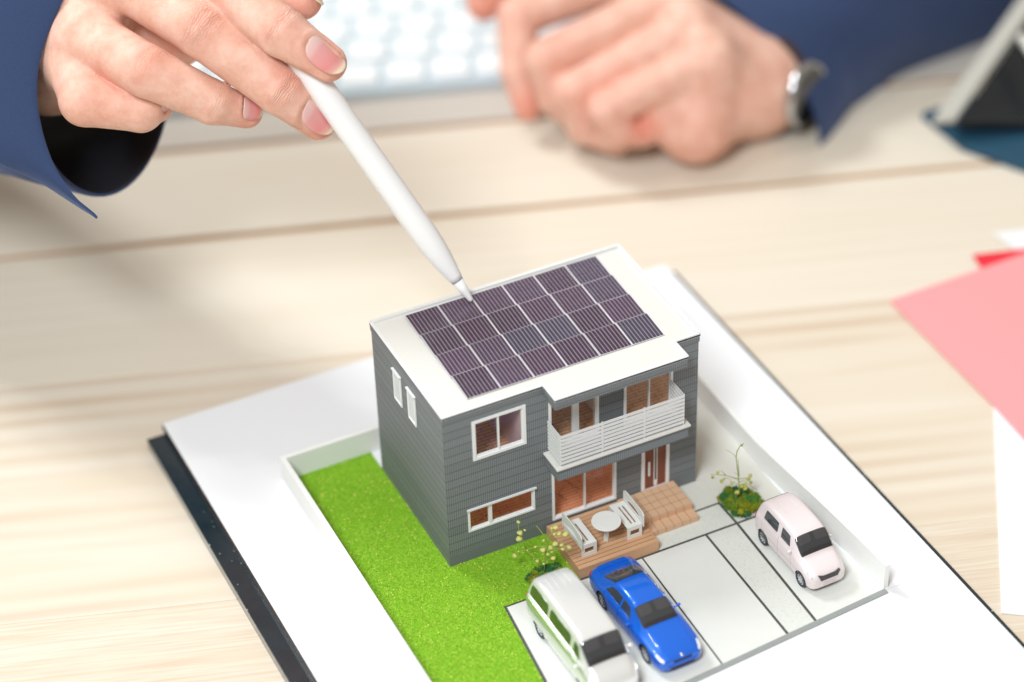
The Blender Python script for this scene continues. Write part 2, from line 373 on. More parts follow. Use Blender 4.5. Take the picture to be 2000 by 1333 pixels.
joint((.42,-6),(-.42,-9.2), .12, z=.034); joint((.75,-2.5),(.42,-6), .12, z=.036); joint((.72,-2.49),(3.4,-2.49), .06, z=.032)
joint((11.86,-7.47),(-.6,-8.5), .2, M_strip, z=.038, name='kerb_strip')

# ------------------------------------------------------------------ house
W, D, H = 9.1, 5.52, 6.33
house = thing('model_house', 'two storey dark grey tiled card model house with solar panel roof', 'house', (0,0,0))
def holed(xs0, xs1, z0, z1, holes, y0, y1, ax=1):   # wall sheet with rectangular openings; ax=1: x/z wall, ax=0: y/z wall
    holes = [(max(h[0],xs0),min(h[1],xs1),max(h[2],z0),min(h[3],z1)) for h in holes]
    xs = sorted({xs0, xs1, *[h[0] for h in holes], *[h[1] for h in holes]}); zs = sorted({z0, z1, *[h[2] for h in holes], *[h[3] for h in holes]})
    solid = lambda i, j: 0 <= i < len(xs)-1 and 0 <= j < len(zs)-1 and not any(h[0] <= (xs[i]+xs[i+1])/2 <= h[1] and h[2] <= (zs[j]+zs[j+1])/2 <= h[3] for h in holes)
    b = MB(); P = (lambda x, y, z: (x,y,z)) if ax == 1 else (lambda x, y, z: (y,x,z))
    for i in range(len(xs)-1):
        for j in range(len(zs)-1):
            if not solid(i,j): continue
            a, c, d, e = xs[i], xs[i+1], zs[j], zs[j+1]
            b.add([P(a,y0,d),P(c,y0,d),P(c,y0,e),P(a,y0,e)], [(0,1,2,3)]); b.add([P(a,y1,d),P(c,y1,d),P(c,y1,e),P(a,y1,e)], [(3,2,1,0)])
            if not solid(i-1,j): b.add([P(a,y0,d),P(a,y0,e),P(a,y1,e),P(a,y1,d)], [(0,1,2,3)])
            if not solid(i+1,j): b.add([P(c,y0,d),P(c,y0,e),P(c,y1,e),P(c,y1,d)], [(3,2,1,0)])
            if not solid(i,j-1): b.add([P(a,y0,d),P(c,y0,d),P(c,y1,d),P(a,y1,d)], [(0,3,2,1)])
            if not solid(i,j+1): b.add([P(a,y0,e),P(c,y0,e),P(c,y1,e),P(a,y1,e)], [(0,1,2,3)])
    return b
T = .13
F_holes = [(1.04,2.80,4.22,5.70), (.75,3.05,1.31,2.18), (3.77,6.03,.53,3.0), (7.07,8.03,.36,2.6), (3.70,5.42,3.58,5.62), (6.42,8.10,3.58,5.62)]
holed(0, W, .50, 5.98, F_holes, 0, T).build('front_wall', M_tile, house)
holed(T, D-T, .02, 5.98, [], 0, T, ax=0).build('side_wall', M_tile, house)
holed(T, D-T, .02, 5.98, [(.3,5.2,3.5,5.9),(.3,5.2,.55,3.15)], W-T, W, ax=0).build('side_wall', M_tile, house)  # unseen side, openings added to let light into the rooms
holed(0, W, .02, 5.98, [(.3,8.8,3.5,5.9),(.3,8.8,.55,3.15)], D-T, D).build('back_wall', M_tile, house)  # unseen back, opened wide so light reaches the floors
holed(0, W, .02, .498, [(7.07,8.03,.36,.498)], -.012, T).build('foundation', M_found, house)
# floors, rooms
holed(T+.003, W-T-.003, .502, 5.97, F_holes, T+.002, T+.018).build('wall_bounce_lining', M_inwall, house)  # white linings added inside to bounce light through the rooms
MB().box(T+.002,T+.018,T+.02,D-T-.01,3.465,5.97).build('wall_bounce_lining', M_inwall, house); MB().box(T+.002,T+.018,T+.02,D-T-.01,.505,3.19).build('wall_bounce_lining', M_inwall, house)
MB().box(T+.02,W-T-.01,T+.02,D-T-.01,3.17,3.195).build('ceiling_bounce_lining', M_inwall, house)
MB().box(T+.005, W-T-.005, T+.005, D-T-.005, .42, .5).build('ground_floor', M_floor1, house)
MB().box(T+.005, W-T-.005, T+.005, D-T-.005, 3.2, 3.46).build('upper_floor', M_floor2, house)
for (x0,x1,y0,y1,z0,z1,m) in [(2.72,2.79,T+.02,1.8,3.47,5.9,M_mauve),(5.55,6.2,.5,.6,3.47,5.9,M_inwall),(5.85,5.92,.9,2.0,3.47,5.9,M_inwall)]:
    MB().box(x0,x1,y0,y1,z0,z1).build('room_partition', m, house)
b = MB()
for (x,y,a,l) in [(3.9,.9,.4,1.1),(4.6,.7,1.9,.9),(4.4,1.5,.4,1.4),(5.2,1.0,1.9,.8),(1.2,.6,.2,1.1),(2.1,.5,1.7,.7),(1.5,1.1,.3,.9)]:
    for k in range(14):
        if (k*7+int(x*10)) % 5 == 0: continue
        u = k/14*l; b.box(x+u*math.cos(a)-.02, x+u*math.cos(a)+.035, y+u*math.sin(a)-.012, y+u*math.sin(a)+.012, .501, .504)
tag(b.build('floor_plan_print', M_print, house), kind='stuff')
b = MB()
for (x0,x1,y0,y1) in [(1.9,2.4,.5,1.1),(1.3,1.7,1.3,1.7)]:
    for k in range(4): b.box(x0,x1,y0+k*(y1-y0)/4,y0+k*(y1-y0)/4+.015,3.461,3.464)
    for k in range(3): b.box(x0+k*(x1-x0)/2.5,x0+k*(x1-x0)/2.5+.015,y0,y1,3.4612,3.4642)
b.build('floor_plan_print', mat('plan_print_blue', (.06,.07,.25), .5), house)
# roof: slab, overhang, rims
RZ = H-.055
roof_poly = [(-.04,-.04),(3.46,-.04),(3.46,-.88),(8.24,-.88),(8.24,-.04),(W+.04,-.04),(W+.04,D+.04),(-.04,D+.04)]
roof = MB().prism(roof_poly, RZ-.06, RZ).build('roof', M_cream, house)
def band(poly, w_, z0, z1, closed_from=0):     # strip just inside a polygon outline
    b = MB(); n_ = len(poly); ins = []
    for i in range(n_):
        p0, p1, p2 = [np.array(poly[(i+k) % n_], float) for k in (-1,0,1)]
        d1 = (p1-p0)/np.linalg.norm(p1-p0); d2 = (p2-p1)/np.linalg.norm(p2-p1); n1 = np.array([-d1[1],d1[0]]); n2 = np.array([-d2[1],d2[0]])
        ins.append(p1+w_*(n1+n2)/(1+n1@n2))
    return b, ins
b, ins = band(roof_poly, .13, 0, 0)
for i in range(len(roof_poly)):
    j = (i+1) % len(roof_poly); high = .085 if i in (5,6) else (.05 if i in (3,4) else .016)
    p = [roof_poly[i], roof_poly[j], tuple(ins[j]), tuple(ins[i])]
    MB().prism(p, RZ-.08, RZ+high).build('roof_rim', M_whitecard, roof, bevel=.008)
b = MB()                                      # tiled parapet band under the roof edge
b, ins = band(roof_poly, .015, 0, 0); q = [tuple(p) for p in ins]
MB().prism(q, 5.985, RZ-.082).build('parapet', M_tile, house)
MB().box(3.475, 8.225, -.865, -.02, 5.88, 5.984).build('parapet', M_tile, house)
# solar panels
cw, ch = 1.17, 1.2
pm = MB().box(-cw/2+.006, cw/2-.006, -ch/2, ch/2, -.025, -.004)
first = None; 
for r in range(4):
    for c in range(6):
        if first is None:
            first = pm.build('solar_panel', M_solaredge, house); first.rotation_euler = (math.radians(3.6),0,0)
            cell = MB().box(-cw/2+.03, cw/2-.03, -ch/2+.02, ch/2-.012, -.0035, .003).build('solar_cells', M_solar, first)
            fr_ = MB(); fr_.box(-cw/2+.006,-cw/2+.028,-ch/2,ch/2,-.0038,.004).box(cw/2-.028,cw/2-.006,-ch/2,ch/2,-.0038,.004).box(-cw/2+.029,cw/2-.029,-ch/2,-ch/2+.018,-.0038,.004).box(-cw/2+.029,cw/2-.029,ch/2-.011,ch/2,-.0038,.004)
            frm = fr_.build('panel_frame', M_solarframe, first); o = first
        else:
            o = first.copy(); COL.objects.link(o)
            for chd in (cell, frm):
                k = chd.copy(); COL.objects.link(k); k.parent = o
        o.location = [(1.09+cw*(c+.5)+rng.uniform(-.006,.006))*S, (.46+ch*(r+.5)*.995)*S, (RZ+.068)*S]
        o.rotation_euler = (math.radians(3.6+rng.uniform(-.7,.7)), rng.uniform(-.008,.008), rng.uniform(-.004,.004))
# windows
def frame(x0, x1, z0, z1, t=.07, y0=-.035, y1=.09, name='window_frame', mull=(), par=None, mw=.05):
    b = MB(); b.box(x0,x1,y0,y1,z0,z0+t); b.box(x0,x1,y0,y1,z1-t,z1); b.box(x0,x0+t,y0,y1,z0+t,z1-t); b.box(x1-t,x1,y0,y1,z0+t,z1-t)
    for m_ in mull: b.box(m_-mw/2,m_+mw/2,y0+.012,y1-.01,z0+t,z1-t)
    # inner sash step
    s = t*.55; b.box(x0+t,x1-t,y0+.04,y1-.02,z0+t,z0+t+s); b.box(x0+t,x0+t+s*.6,y0+.04,y1-.02,z0+t+s,z1-t); b.box(x1-t-s*.6,x1-t,y0+.04,y1-.02,z0+t+s,z1-t)
    return b.build(name, M_whiteframe, par or house, bevel=.006)
def pane(x0, x1, z0, z1, y=.045, par=None): return MB().box(x0,x1,y,y+.006,z0,z1).build('pane', M_glass, par or house)
def window(name, x0, x1, z0, z1, mull, **k):
    w_ = frame(x0,x1,z0,z1,mull=mull,name=name,**k); t = k.get('t', .07); xs = [x0+t, *mull, x1-t]
    for a, c in zip(xs[:-1], xs[1:]): pane(a+.005, c-.005, z0+t, z1-t, par=w_)
    return w_
window('window', .98, 2.86, 4.16, 5.76, [1.90], t=.11)
wn = window('window', .70, 3.10, 1.26, 2.22, [1.50], t=.075, mw=.12)
MB().box(.66,3.14,-.10,-.037,2.19,2.25).build('window_hood', M_whitecard, wn)
window('sliding_door', 3.72, 6.08, .50, 3.02, [4.92], t=.085, mw=.06)
window('balcony_door', 3.66, 5.46, 3.50, 5.66, [4.62], t=.09, mw=.24)
window('balcony_door', 6.36, 8.16, 3.50, 5.66, [7.30], t=.09, mw=.05)
dr = MB().box(7.15,7.95,.02,.06,.42,2.62).build('front_door', M_doorred, house)
b = MB(); b.box(7.02,7.15,-.03,.10,.36,2.64); b.box(7.95,8.07,-.03,.10,.36,2.64); b.box(7.15,7.95,-.03,.10,.36,.42); b.build('door_frame', M_whiteframe, dr, bevel=.006)
b = MB(); b.box(7.50,7.53,-.005,.019,.5,2.6); b.box(7.60,7.63,-.005,.019,.5,2.6); b.box(7.53,7.60,-.005,.019,.44,.72); b.build('door_trim', M_whiteframe, dr)
MB().box(7.53,7.60,.006,.019,.72,2.6).build('door_glass', M_black, dr)
MB().prism(rrect(7.27,7.34,1.0,1.62,.03), -.05, .0, ax=1).build('handle', M_whiteframe, dr, smooth=False, bevel=.01)
# slot windows on the side wall
for yc in (3.48, 2.36):
    b = MB(); y0, y1 = yc-.30, yc+.30
    b.box(-.05,-.002,y0,y0+.07,4.42,5.62).box(-.05,-.002,y1-.07,y1,4.42,5.62).box(-.05,-.002,y0+.07,y1-.07,4.42,4.49)
    sw = b.build('slot_window', M_whiteframe, house, bevel=.005)
    MB().box(-.022,-.003,y0+.07,y1-.07,4.49,5.62).build('pane', mat('frosted_pane', (.62,.66,.68), .3, coat=.3), sw)
    MB().box(-.09,-.002,y0-.025,y1+.025,5.622,5.67).build('window_hood', M_whitecard, sw, bevel=.006)
# balcony
balc = MB().box(3.50,8.24,-.93,-.002,2.98,3.46).build('balcony', M_tile, house)
b = MB()
MB().box(3.44,8.30,-1.0,-.80,3.461,3.53).build('balcony_trim', M_cream, balc, bevel=.006)
MB().box(3.44,3.66,-.799,-.001,3.461,3.529).build('balcony_trim', M_cream, balc, bevel=.006)
MB().box(8.08,8.30,-.799,-.001,3.461,3.529).build('balcony_trim', M_cream, balc, bevel=.006)
MB().box(3.661,8.079,-.799,-.001,3.461,3.50).build('balcony_floor', mat('balcony_floor_grey', (.33,.31,.30), .6), balc)
rz0, rz1, nsl = 3.62, 4.84, 8
sh = (rz1-rz0)/nsl
for k in range(nsl):
    z = rz0+k*sh
    MB().box(3.63,8.10,-.915,-.885,z,z+sh*.66).build('railing_slat', M_whitecard, balc)
    MB().box(3.615,3.645,-.880,-.002,z,z+sh*.66).build('railing_slat', M_whitecard, balc)
    MB().box(8.075,8.105,-.880,-.002,z,z+sh*.66).build('railing_slat', M_whitecard, balc)
for x in (3.605, 5.10, 6.62, 8.07): MB().box(x,x+.045,-.882,-.868,3.5,rz1-.03).build('railing_post', M_whitecard, balc)
for x in (5.08, 6.6): MB().box(x,x+.07,-.922,-.9155,rz0,rz1-sh*.3).build('railing_post', M_whitecard, balc)

# ------------------------------------------------------------------ deck and steps
deck = thing('wooden_deck', 'brown card plank deck below the sliding door', 'deck', (3.45,-2.45,0))
DX, DY, DZ = 2.90, 2.36, .45
MB().box(.01,DX-.01,.01,DY,.035,DZ-.034).build('deck_body', M_line, deck)
npk = 13; pw = DY/npk
for k in range(npk):
    MB().box(0,DX,k*pw+.014,(k+1)*pw-.014,DZ-.033,DZ).build('plank', M_deck if k % 3 else M_deck2, deck)
MB().box(0,DX,-.002,.0095,.035,DZ-.003).build('side_board', M_deck2, deck)
MB().box(-.004,.0095,.01,DY,.035,DZ-.003).build('side_board', M_deck, deck)
MB().box(DX-.0095,DX+.004,.01,DY,.035,DZ-.003).build('side_board', M_deck2, deck)
steps = thing('entrance_steps', 'tan card tiled entrance steps in front of the brown front door', 'steps', (6.38,-1.78,0))
ts = .305; sx0 = 0.0
MB().box(.012,6*ts-.012,.012,1.70,.035,.225).build('step_core', M_line, steps)
MB().box(-.30,6*ts-.012,.45,1.72,.235,.425).build('step_core', M_line, steps)
for c in range(-1, 6):
    for r in range(4):
        MB().box(c*ts+.008,(c+1)*ts-.008,.44+r*.325+.011,.44+(r+1)*.325-.011,.426,.455).build('tile', M_step, steps)
    MB().box(c*ts+.008,(c+1)*ts-.008,.42,.443,.245 if c >= 0 else .456-.02,.452).build('tile', M_step, steps) if c >= 0 else None
for c in range(6):
    MB().box(c*ts+.008,(c+1)*ts-.008,.004,.417,.226,.245).build('tile', M_step, steps)
    MB().box(c*ts+.008,(c+1)*ts-.008,-.018,.001,.035,.242).build('tile', M_step, steps)
for k in range(5): MB().box(6*ts-.008,6*ts+.008,.02+k*.34,.02+k*.34+.33,.035,.24).build('tile', M_step, steps)
for k in range(4): MB().box(6*ts-.010,6*ts+.005,.45+k*.318,.45+k*.318+.308,.246,.45).build('tile', M_step, steps)

# ------------------------------------------------------------------ garden furniture
M_furn = paper_mat('laser_cut_card', (.76,.77,.745), .5, .004, .03, 25)
gt = thing('garden_table', 'small round white table standing between two white benches on the deck', 'table', (4.86,-1.62,DZ))
b = MB(); R = lambda r, z: [(r*math.cos(t), r*math.sin(t), z) for t in np.arange(48)*2*math.pi/48]
b.rings([R(.47,.80), R(.485,.81), R(.485,.845), R(.475,.855), R(.372,.855), R(.368,.848), R(.362,.848), R(.358,.855), R(.02,.855)]); b.build('tabletop', M_furn, gt)
MB().prism([(-.10,0),(.10,0),(.045,.80),(-.045,.80)], -.016, .016, ax=1).build('leg', M_furn, gt)
MB().prism([(-.09,0),(-.017,0),(-.017,.80),(-.045,.80)], -.016, .016, ax=0).build('leg', M_furn, gt)
MB().prism([(.017,0),(.09,0),(.045,.80),(.017,.80)], -.016, .016, ax=0).build('leg', M_furn, gt)
def bench(x, y, flip, label):
    t = thing('garden_bench', label, 'bench', (x,y,DZ), group='white garden benches on the deck')
    L, Wd, h = 1.27, .54, .5; sx = -1 if flip else 1   # back on the -x side unless flipped
    def X(b): return b.xf(lambda p: np.array([sx*p[0], p[1], p[2]]))
    def sheet(holes, z): return holed(0, L, 0, Wd, holes, z, z+.03)
    b = holed(0, L, 0, Wd, [(.16,1.08,.13,.19),(.16,1.08,.27,.33)], h-.03, h)
    b.xf(lambda p: np.array([p[2]-Wd/2, p[0]-L/2, p[1]])); X(b).build('seat', M_furn, t)
    for ye in (-L/2, L/2-.03):
        b = holed(0, Wd, 0, h-.031, [(.10,.43,.14,.34)], ye, ye+.03); b.xf(lambda p: np.array([p[0]-Wd/2, p[1], p[2]])); X(b).build('leg', M_furn, t)
    # curved backrest with an arched slot under the curve
    n_ = 14; b = MB(); ys = np.linspace(-L/2-.06, L/2+.06, n_)
    top = h+.47-.10*(np.abs(ys)/(L/2+.06))**10
    x0, x1 = -Wd/2-.045, -Wd/2-.012
    pl_ = list(zip(ys, top))+list(zip(ys[::-1], (h-.12)*np.ones(n_)))
    for i in range(n_-1):
        y0, y1 = ys[i], ys[i+1]
        sl0 = h+.06; hs = .22*math.sin(math.pi*i/(n_-1)); he = .22*math.sin(math.pi*(i+1)/(n_-1))
        b.add([(x0,y0,h-.1),(x0,y1,h-.1),(x0,y1,sl0),(x0,y0,sl0),(x1,y0,h-.1),(x1,y1,h-.1),(x1,y1,sl0),(x1,y0,sl0)], [(0,3,2,1),(4,5,6,7),(0,1,5,4),(3,7,6,2)])
        a0, a1 = sl0+max(hs-.04,0), sl0+max(he-.04,0); 
        b.add([(x0,y0,a0),(x0,y1,a1),(x0,y1,top[i+1]),(x0,y0,top[i]),(x1,y0,a0),(x1,y1,a1),(x1,y1,top[i+1]),(x1,y0,top[i])], [(0,3,2,1),(4,5,6,7),(0,1,5,4),(3,7,6,2)])
    b.add([(x0,ys[0],h-.1),(x1,ys[0],h-.1),(x1,ys[0],top[0]),(x0,ys[0],top[0])], [(0,1,2,3)]); b.add([(x0,ys[-1],h-.1),(x1,ys[-1],h-.1),(x1,ys[-1],top[-1]),(x0,ys[-1],top[-1])], [(3,2,1,0)])
    X(b).build('backrest', M_furn, t)
bench(4.05, -1.36, False, 'white slotted bench at the left side of the deck by the lawn')
bench(5.74, -1.30, True, 'white slotted bench at the right side of the deck by the steps')

# ------------------------------------------------------------------ dried plants and moss
M_stem = mat('dry_green_stem', (.30,.38,.08), .6); 
def pod_mat():
    m = mat('dry_seed_pod', (.42,.44,.10), .55); n = N(m); f = n.noise(n.cm(), 9, 3, .6); n.color(n.ramp(f, [(.35,(.22,.22,.03)),(.6,(.58,.58,.14)),(.8,(.72,.70,.30))])); n.bump(f, .03, .6); return m
M_pod = pod_mat(); M_podpale = mat('pale_seed_pod', (.55,.57,.17), .5)
def plant(loc, branches, pods, label, pm=M_pod, sr=.016):
    t = thing('dried_plant', label, 'plant', loc)
    for i, (pts, r) in enumerate(branches): MB().tube(pts, [r*(1-.45*k/(len(pts)-1)) for k in range(len(pts))], 6).build('stem', M_stem, t, smooth=True)
    for (p, r) in pods:
        b = MB().ball(p, r, 8, (1,1,.9)); b.xf(lambda q: q+np.array([.15*r*math.sin(40*q[2]+9*q[0]), .15*r*math.sin(35*q[0]), 0])); b.build('seed_pod', pm, t, smooth=True)
    return t
def cam_local(px, py, base, depth_off=0):     # a point of a plant: where its outline is seen, in the plane through its foot facing the lens
    o = CAM; d = CF+(px-1000)/FPX*CR-(py-666.5)/FPX*CU
    n_ = np.array([CF[0],CF[1],0]); n_ /= np.linalg.norm(n_); b0 = np.array(base, float)
    t = ((b0-o)@n_+depth_off)/(d@n_); return o+d*t-b0
B1 = (9.72,-1.62,.05)
def zr(x, y): return (1380+x*130/963, 850+y*180/1333)
def L1(x, y, o=0): return cam_local(*zr(x,y), B1, o)
plant(B1, [([(0,0,0), L1(475,780), L1(455,560), L1(428,330), L1(440,240,-.05), L1(480,165,-.1), L1(540,120,-.1)], .024),
           ([L1(428,330), L1(380,270,.1), L1(280,212,.1)], .012), ([L1(470,600), L1(462,480,.05), L1(458,355,.05)], .016),
           ([L1(460,640), L1(360,610,-.1), L1(280,585,-.2), L1(170,575,-.25), L1(70,575,-.3)], .017), ([L1(280,585,-.2), L1(230,530,-.2), L1(180,508,-.25)], .012),
           ([L1(270,615,-.1), L1(330,640,-.1), L1(370,690,-.1)], .011), ([L1(460,720), L1(400,690,.1), L1(300,770,.1)], .012), ([L1(470,640), L1(540,625,.2), L1(600,640,.2), L1(650,690,.2)], .015),
           ([L1(470,680), L1(540,660,-.1), L1(610,720,-.1), L1(735,800,-.1)], .013), ([L1(470,740), L1(600,800,.1), L1(720,822,.1)], .011), ([L1(470,780), L1(435,860,-.2), L1(415,940,-.2)], .016), ([L1(460,575), L1(400,540,.1)], .01)],
      [(L1(510,150,-.1),.045),(L1(160,545,-.2),.058),(L1(92,615,-.3),.055),(L1(218,670,-.2),.072),(L1(252,640,-.2),.046),(L1(370,700,-.1),.064),(L1(600,640,.2),.066),(L1(630,590,.2),.068),(L1(640,692,.2),.062),
       (L1(570,700,.0),.056),(L1(510,735,.0),.075),(L1(560,775,-.1),.07),(L1(442,830,-.2),.082),(L1(555,745,0),.05),(L1(530,635,.1),.02),(L1(428,325),.02),(L1(462,580),.03),(L1(70,575,-.3),.02)],
      'thin dried twig with olive seed pods rising from the moss patch near the pink car')
B2 = (2.55,-1.75,.05)
def z2(x, y): return (980+x*170/1511, 1000+y*150/1333)
def L2(x, y, o=0): return cam_local(*z2(x,y), B2, o)
plant(B2, [([(0,0,0), L2(740,860), L2(760,740), L2(800,560), L2(820,430,-.1), L2(900,310,-.1)], .026), ([L2(800,560), L2(750,430,.1), L2(600,240,.1)], .018),
           ([L2(760,600), L2(620,600,.1), L2(430,665,.2), L2(290,690,.2), L2(225,760,.2)], .02), ([L2(430,660,.2), L2(370,500,.2), L2(330,400,.2), L2(290,290,.2), L2(290,190,.2)], .018),
           ([L2(270,690,.2), L2(275,600,.2), L2(300,500,.2)], .013), ([L2(430,665,.2), L2(560,790,0), L2(690,890,0)], .018), ([L2(760,740), L2(900,640,-.2), L2(1000,580,-.2), L2(1100,420,-.2)], .016),
           ([L2(900,640,-.2), L2(1060,650,-.2), L2(1170,620,-.2)], .016), ([L2(740,860), L2(830,830,0), L2(900,800,0)], .015), ([L2(940,480,-.2), L2(1000,380,-.2)], .012)],
      [(L2(290,180,.2),.062),(L2(318,370,.2),.098),(L2(300,470,.2),.098),(L2(400,320,.2),.045),(L2(225,760,.2),.088),(L2(620,855,0),.075),(L2(585,610,.1),.05),(L2(720,665,0),.105),(L2(725,500,0),.055),(L2(870,290,-.1),.06),
       (L2(935,275,-.1),.085),(L2(1000,380,-.2),.08),(L2(1110,390,-.2),.105),(L2(915,390,-.1),.055),(L2(850,620,-.1),.088),(L2(930,560,-.2),.095),(L2(1040,580,-.2),.07),(L2(1060,650,-.2),.07),(L2(1170,620,-.2),.085),
       (L2(895,810,0),.08),(L2(800,740,-.1),.06),(L2(440,665,.2),.04),(L2(290,690,.2),.045),(L2(730,900),.05),(L2(870,690,-.1),.06)],
      'dried sprig with pale yellow green seed pods in front of the deck corner', pm=M_podpale)
def moss(poly, label, nc, hgt, seed):
    r = np.random.default_rng(seed); xs = [p[0] for p in poly]; ys = [p[1] for p in poly]; P = []; C = []; Z = []
    while len(P) < nc:
        x, y = r.uniform(min(xs),max(xs)), r.uniform(min(ys),max(ys))
        if not inpoly(np.array([x]),np.array([y]),poly)[0]: continue
        rad = r.uniform(.09,.19); col = [(.09,.26,.05),(.05,.20,.07),(.42,.38,.02),(.30,.33,.02),(.17,.29,.03)][r.integers(5)]
        k = 420; dv = r.normal(size=(k,3)); dv /= np.linalg.norm(dv,axis=1)[:,None]; rr = rad*(r.random(k)**.25)*(1+.25*np.sin(dv[:,0]*9+x*50)*np.sin(dv[:,1]*8))
        pts = dv*rr[:,None]; pts[:,2] = np.abs(pts[:,2])*1.15; P.append(pts+[x,y,.03+r.uniform(0,hgt)]); C.append(np.array(col)*(r.uniform(.65,1.5,(k,1)))); 
    P = np.concatenate(P); C = np.concatenate(C); return scatter('moss_patch', P, r.uniform(.016,.03,len(P)), C, label, 'moss', flat=.7, org=(np.mean(xs),np.mean(ys),0))
moss([(9.42,-2.3),(10.4,-2.25),(10.35,-1.2),(9.38,-1.2)], 'square patch of green and olive moss beside the pink car', 110, .26, 3)
moss([(2.0,-2.3),(3.2,-2.35),(3.0,-1.6),(2.3,-1.5),(1.95,-1.8)], 'dark green moss tuft at the lawn edge behind the white van', 60, .12, 4)

# ------------------------------------------------------------------ toy cars
def bsp(u, n):                                # uniform cubic B-spline weights on a clamped index line
    k = int(min(max(math.floor(u), 0), n-2)); t = u-k
    return [(k-1, (1-t)**3/6), (k, (3*t**3-6*t*t+4)/6), (k+1, (-3*t**3+3*t*t+3*t+1)/6), (k+2, t**3/6)]
class CarShape:
    """control rings (stations from nose to tail); half profile of 11 points mirrored to a closed ring"""
    def __init__(s, st):
        R = []
        for q in st:
            y, w_, z0, zb, ws, wr, zr, zt = q
            hp = [(0,z0),(.75*w_,z0),(w_*.985,z0+.02),(w_,z0+.45*(zb-z0)),(w_,zb-.04),(ws,zb+.02),((ws+wr)/2+.01,(zb+zr)/2),(wr,zr),(wr*.86,zt),(wr*.45,zt+.01),(0,zt+.015)]
            ring = hp+[(-x,z) for x, z in hp[-2:0:-1]]
            R.append([(x,y,z) for x, z in ring])
        R = np.array(R); c0 = R[0].mean(0); c1 = R[-1].mean(0)
        e0 = c0+(R[0]-c0)*.55; e1 = c1+(R[-1]-c1)*.55; f0 = np.repeat(c0[None], 20, 0); f1 = np.repeat(c1[None], 20, 0)
        s.P = np.concatenate([[f0,f0,e0],R,[e1,f1,f1]]); s.o = 3
        # keep the ends flat
    def at(s, u, v):
        U = bsp(u+s.o, len(s.P)); p = np.zeros(3); k = math.floor(v); t = v-k
        Wv = [(1-t)**3/6, (3*t**3-6*t*t+4)/6, (-3*t**3+3*t*t+3*t+1)/6, t**3/6]
        for i, wu in U:
            i = min(max(i,0), len(s.P)-1)
            for j in range(4): p = p+wu*Wv[j]*s.P[i][(k-1+j) % 20]
        return p
    def nrm(s, u, v):
        e = .02; a = s.at(u+e,v)-s.at(u-e,v); b = s.at(u,v+e)-s.at(u,v-e); n_ = np.cross(a,b); n_ /= np.linalg.norm(n_)+1e-12
        p = s.at(u,v); c = s.at(u,0)*.5+s.at(u,10)*.5
        return n_ if n_@(p-c) > 0 else -n_
    def body(s):
        us = np.linspace(-2.6, len(s.P)-s.o-1.4, (len(s.P)-1)*5); vs = np.linspace(0, 20, 100, endpoint=False)
        return MB().rings([[s.at(u,v) for v in vs] for u in us])
    def patch(s, c4, off=.010, n1=9, n2=9, rnd=.35, mb=None, thick=.012):
        """bilinear patch in (u,v) with rounded corners; c4 = corners (u,v)"""
        a, b, c, d = [np.array(q, float) for q in c4]; mb = mb or MB(); P = []; Q = []
        for i in range(n1):
            ro = []; qo = []
            for j in range(n2):
                x, y = 2*i/(n1-1)-1, 2*j/(n2-1)-1
                xx = x*math.sqrt(1-rnd*y*y*y*y*.5); yy = y*math.sqrt(1-rnd*x*x*x*x*.5)
                S_, T_ = (xx+1)/2, (yy+1)/2
                q = (a*(1-S_)+b*S_)*(1-T_)+(d*(1-S_)+c*S_)*T_
                p = s.at(*q); nn = s.nrm(*q); ro.append(p+nn*off); qo.append(p-nn*.01)
            P.append(ro); Q.append(qo)
        mb.grid(P); n0 = len(mb.v)
        # skirt
        edge = [P[i][0] for i in range(n1)]+[P[-1][j] for j in range(1,n2)]+[P[i][-1] for i in range(n1-2,-1,-1)]+[P[0][j] for j in range(n2-2,0,-1)]
        ed2 = [Q[i][0] for i in range(n1)]+[Q[-1][j] for j in range(1,n2)]+[Q[i][-1] for i in range(n1-2,-1,-1)]+[Q[0][j] for j in range(n2-2,0,-1)]
        k = len(edge); mb.add(edge+ed2, [(i,(i+1)%k,k+(i+1)%k,k+i) for i in range(k)])
        return mb
M_tyre = mat('tyre_black', (.03,.035,.045), .55); M_chrome = mat('chrome_plastic', (.72,.74,.78), .16, metal=1)
M_carglass = mat('smoked_car_window', (.035,.045,.055), .06, coat=.4, spec=.6); M_red = mat('tail_light_red', (.55,.02,.05), .2, coat=.5)
M_lamp = mat('clear_lamp', (.75,.77,.80), .15, coat=.8); M_well = mat('wheel_well', (.02,.02,.025), .8)
M_seatgrey = mat('grey_interior', (.075,.072,.075), .6); M_cabin = mat('cabin_dark', (.035,.04,.046), .7); M_dash = mat('dashboard_black', (.012,.012,.014), .5)
M_wscreen = glass_mat('windscreen_glass', (.80,.82,.84), .05)
def circle(r, x, n=32): return [(x, r*math.cos(t), r*math.sin(t)) for t in np.arange(n)*2*math.pi/n]
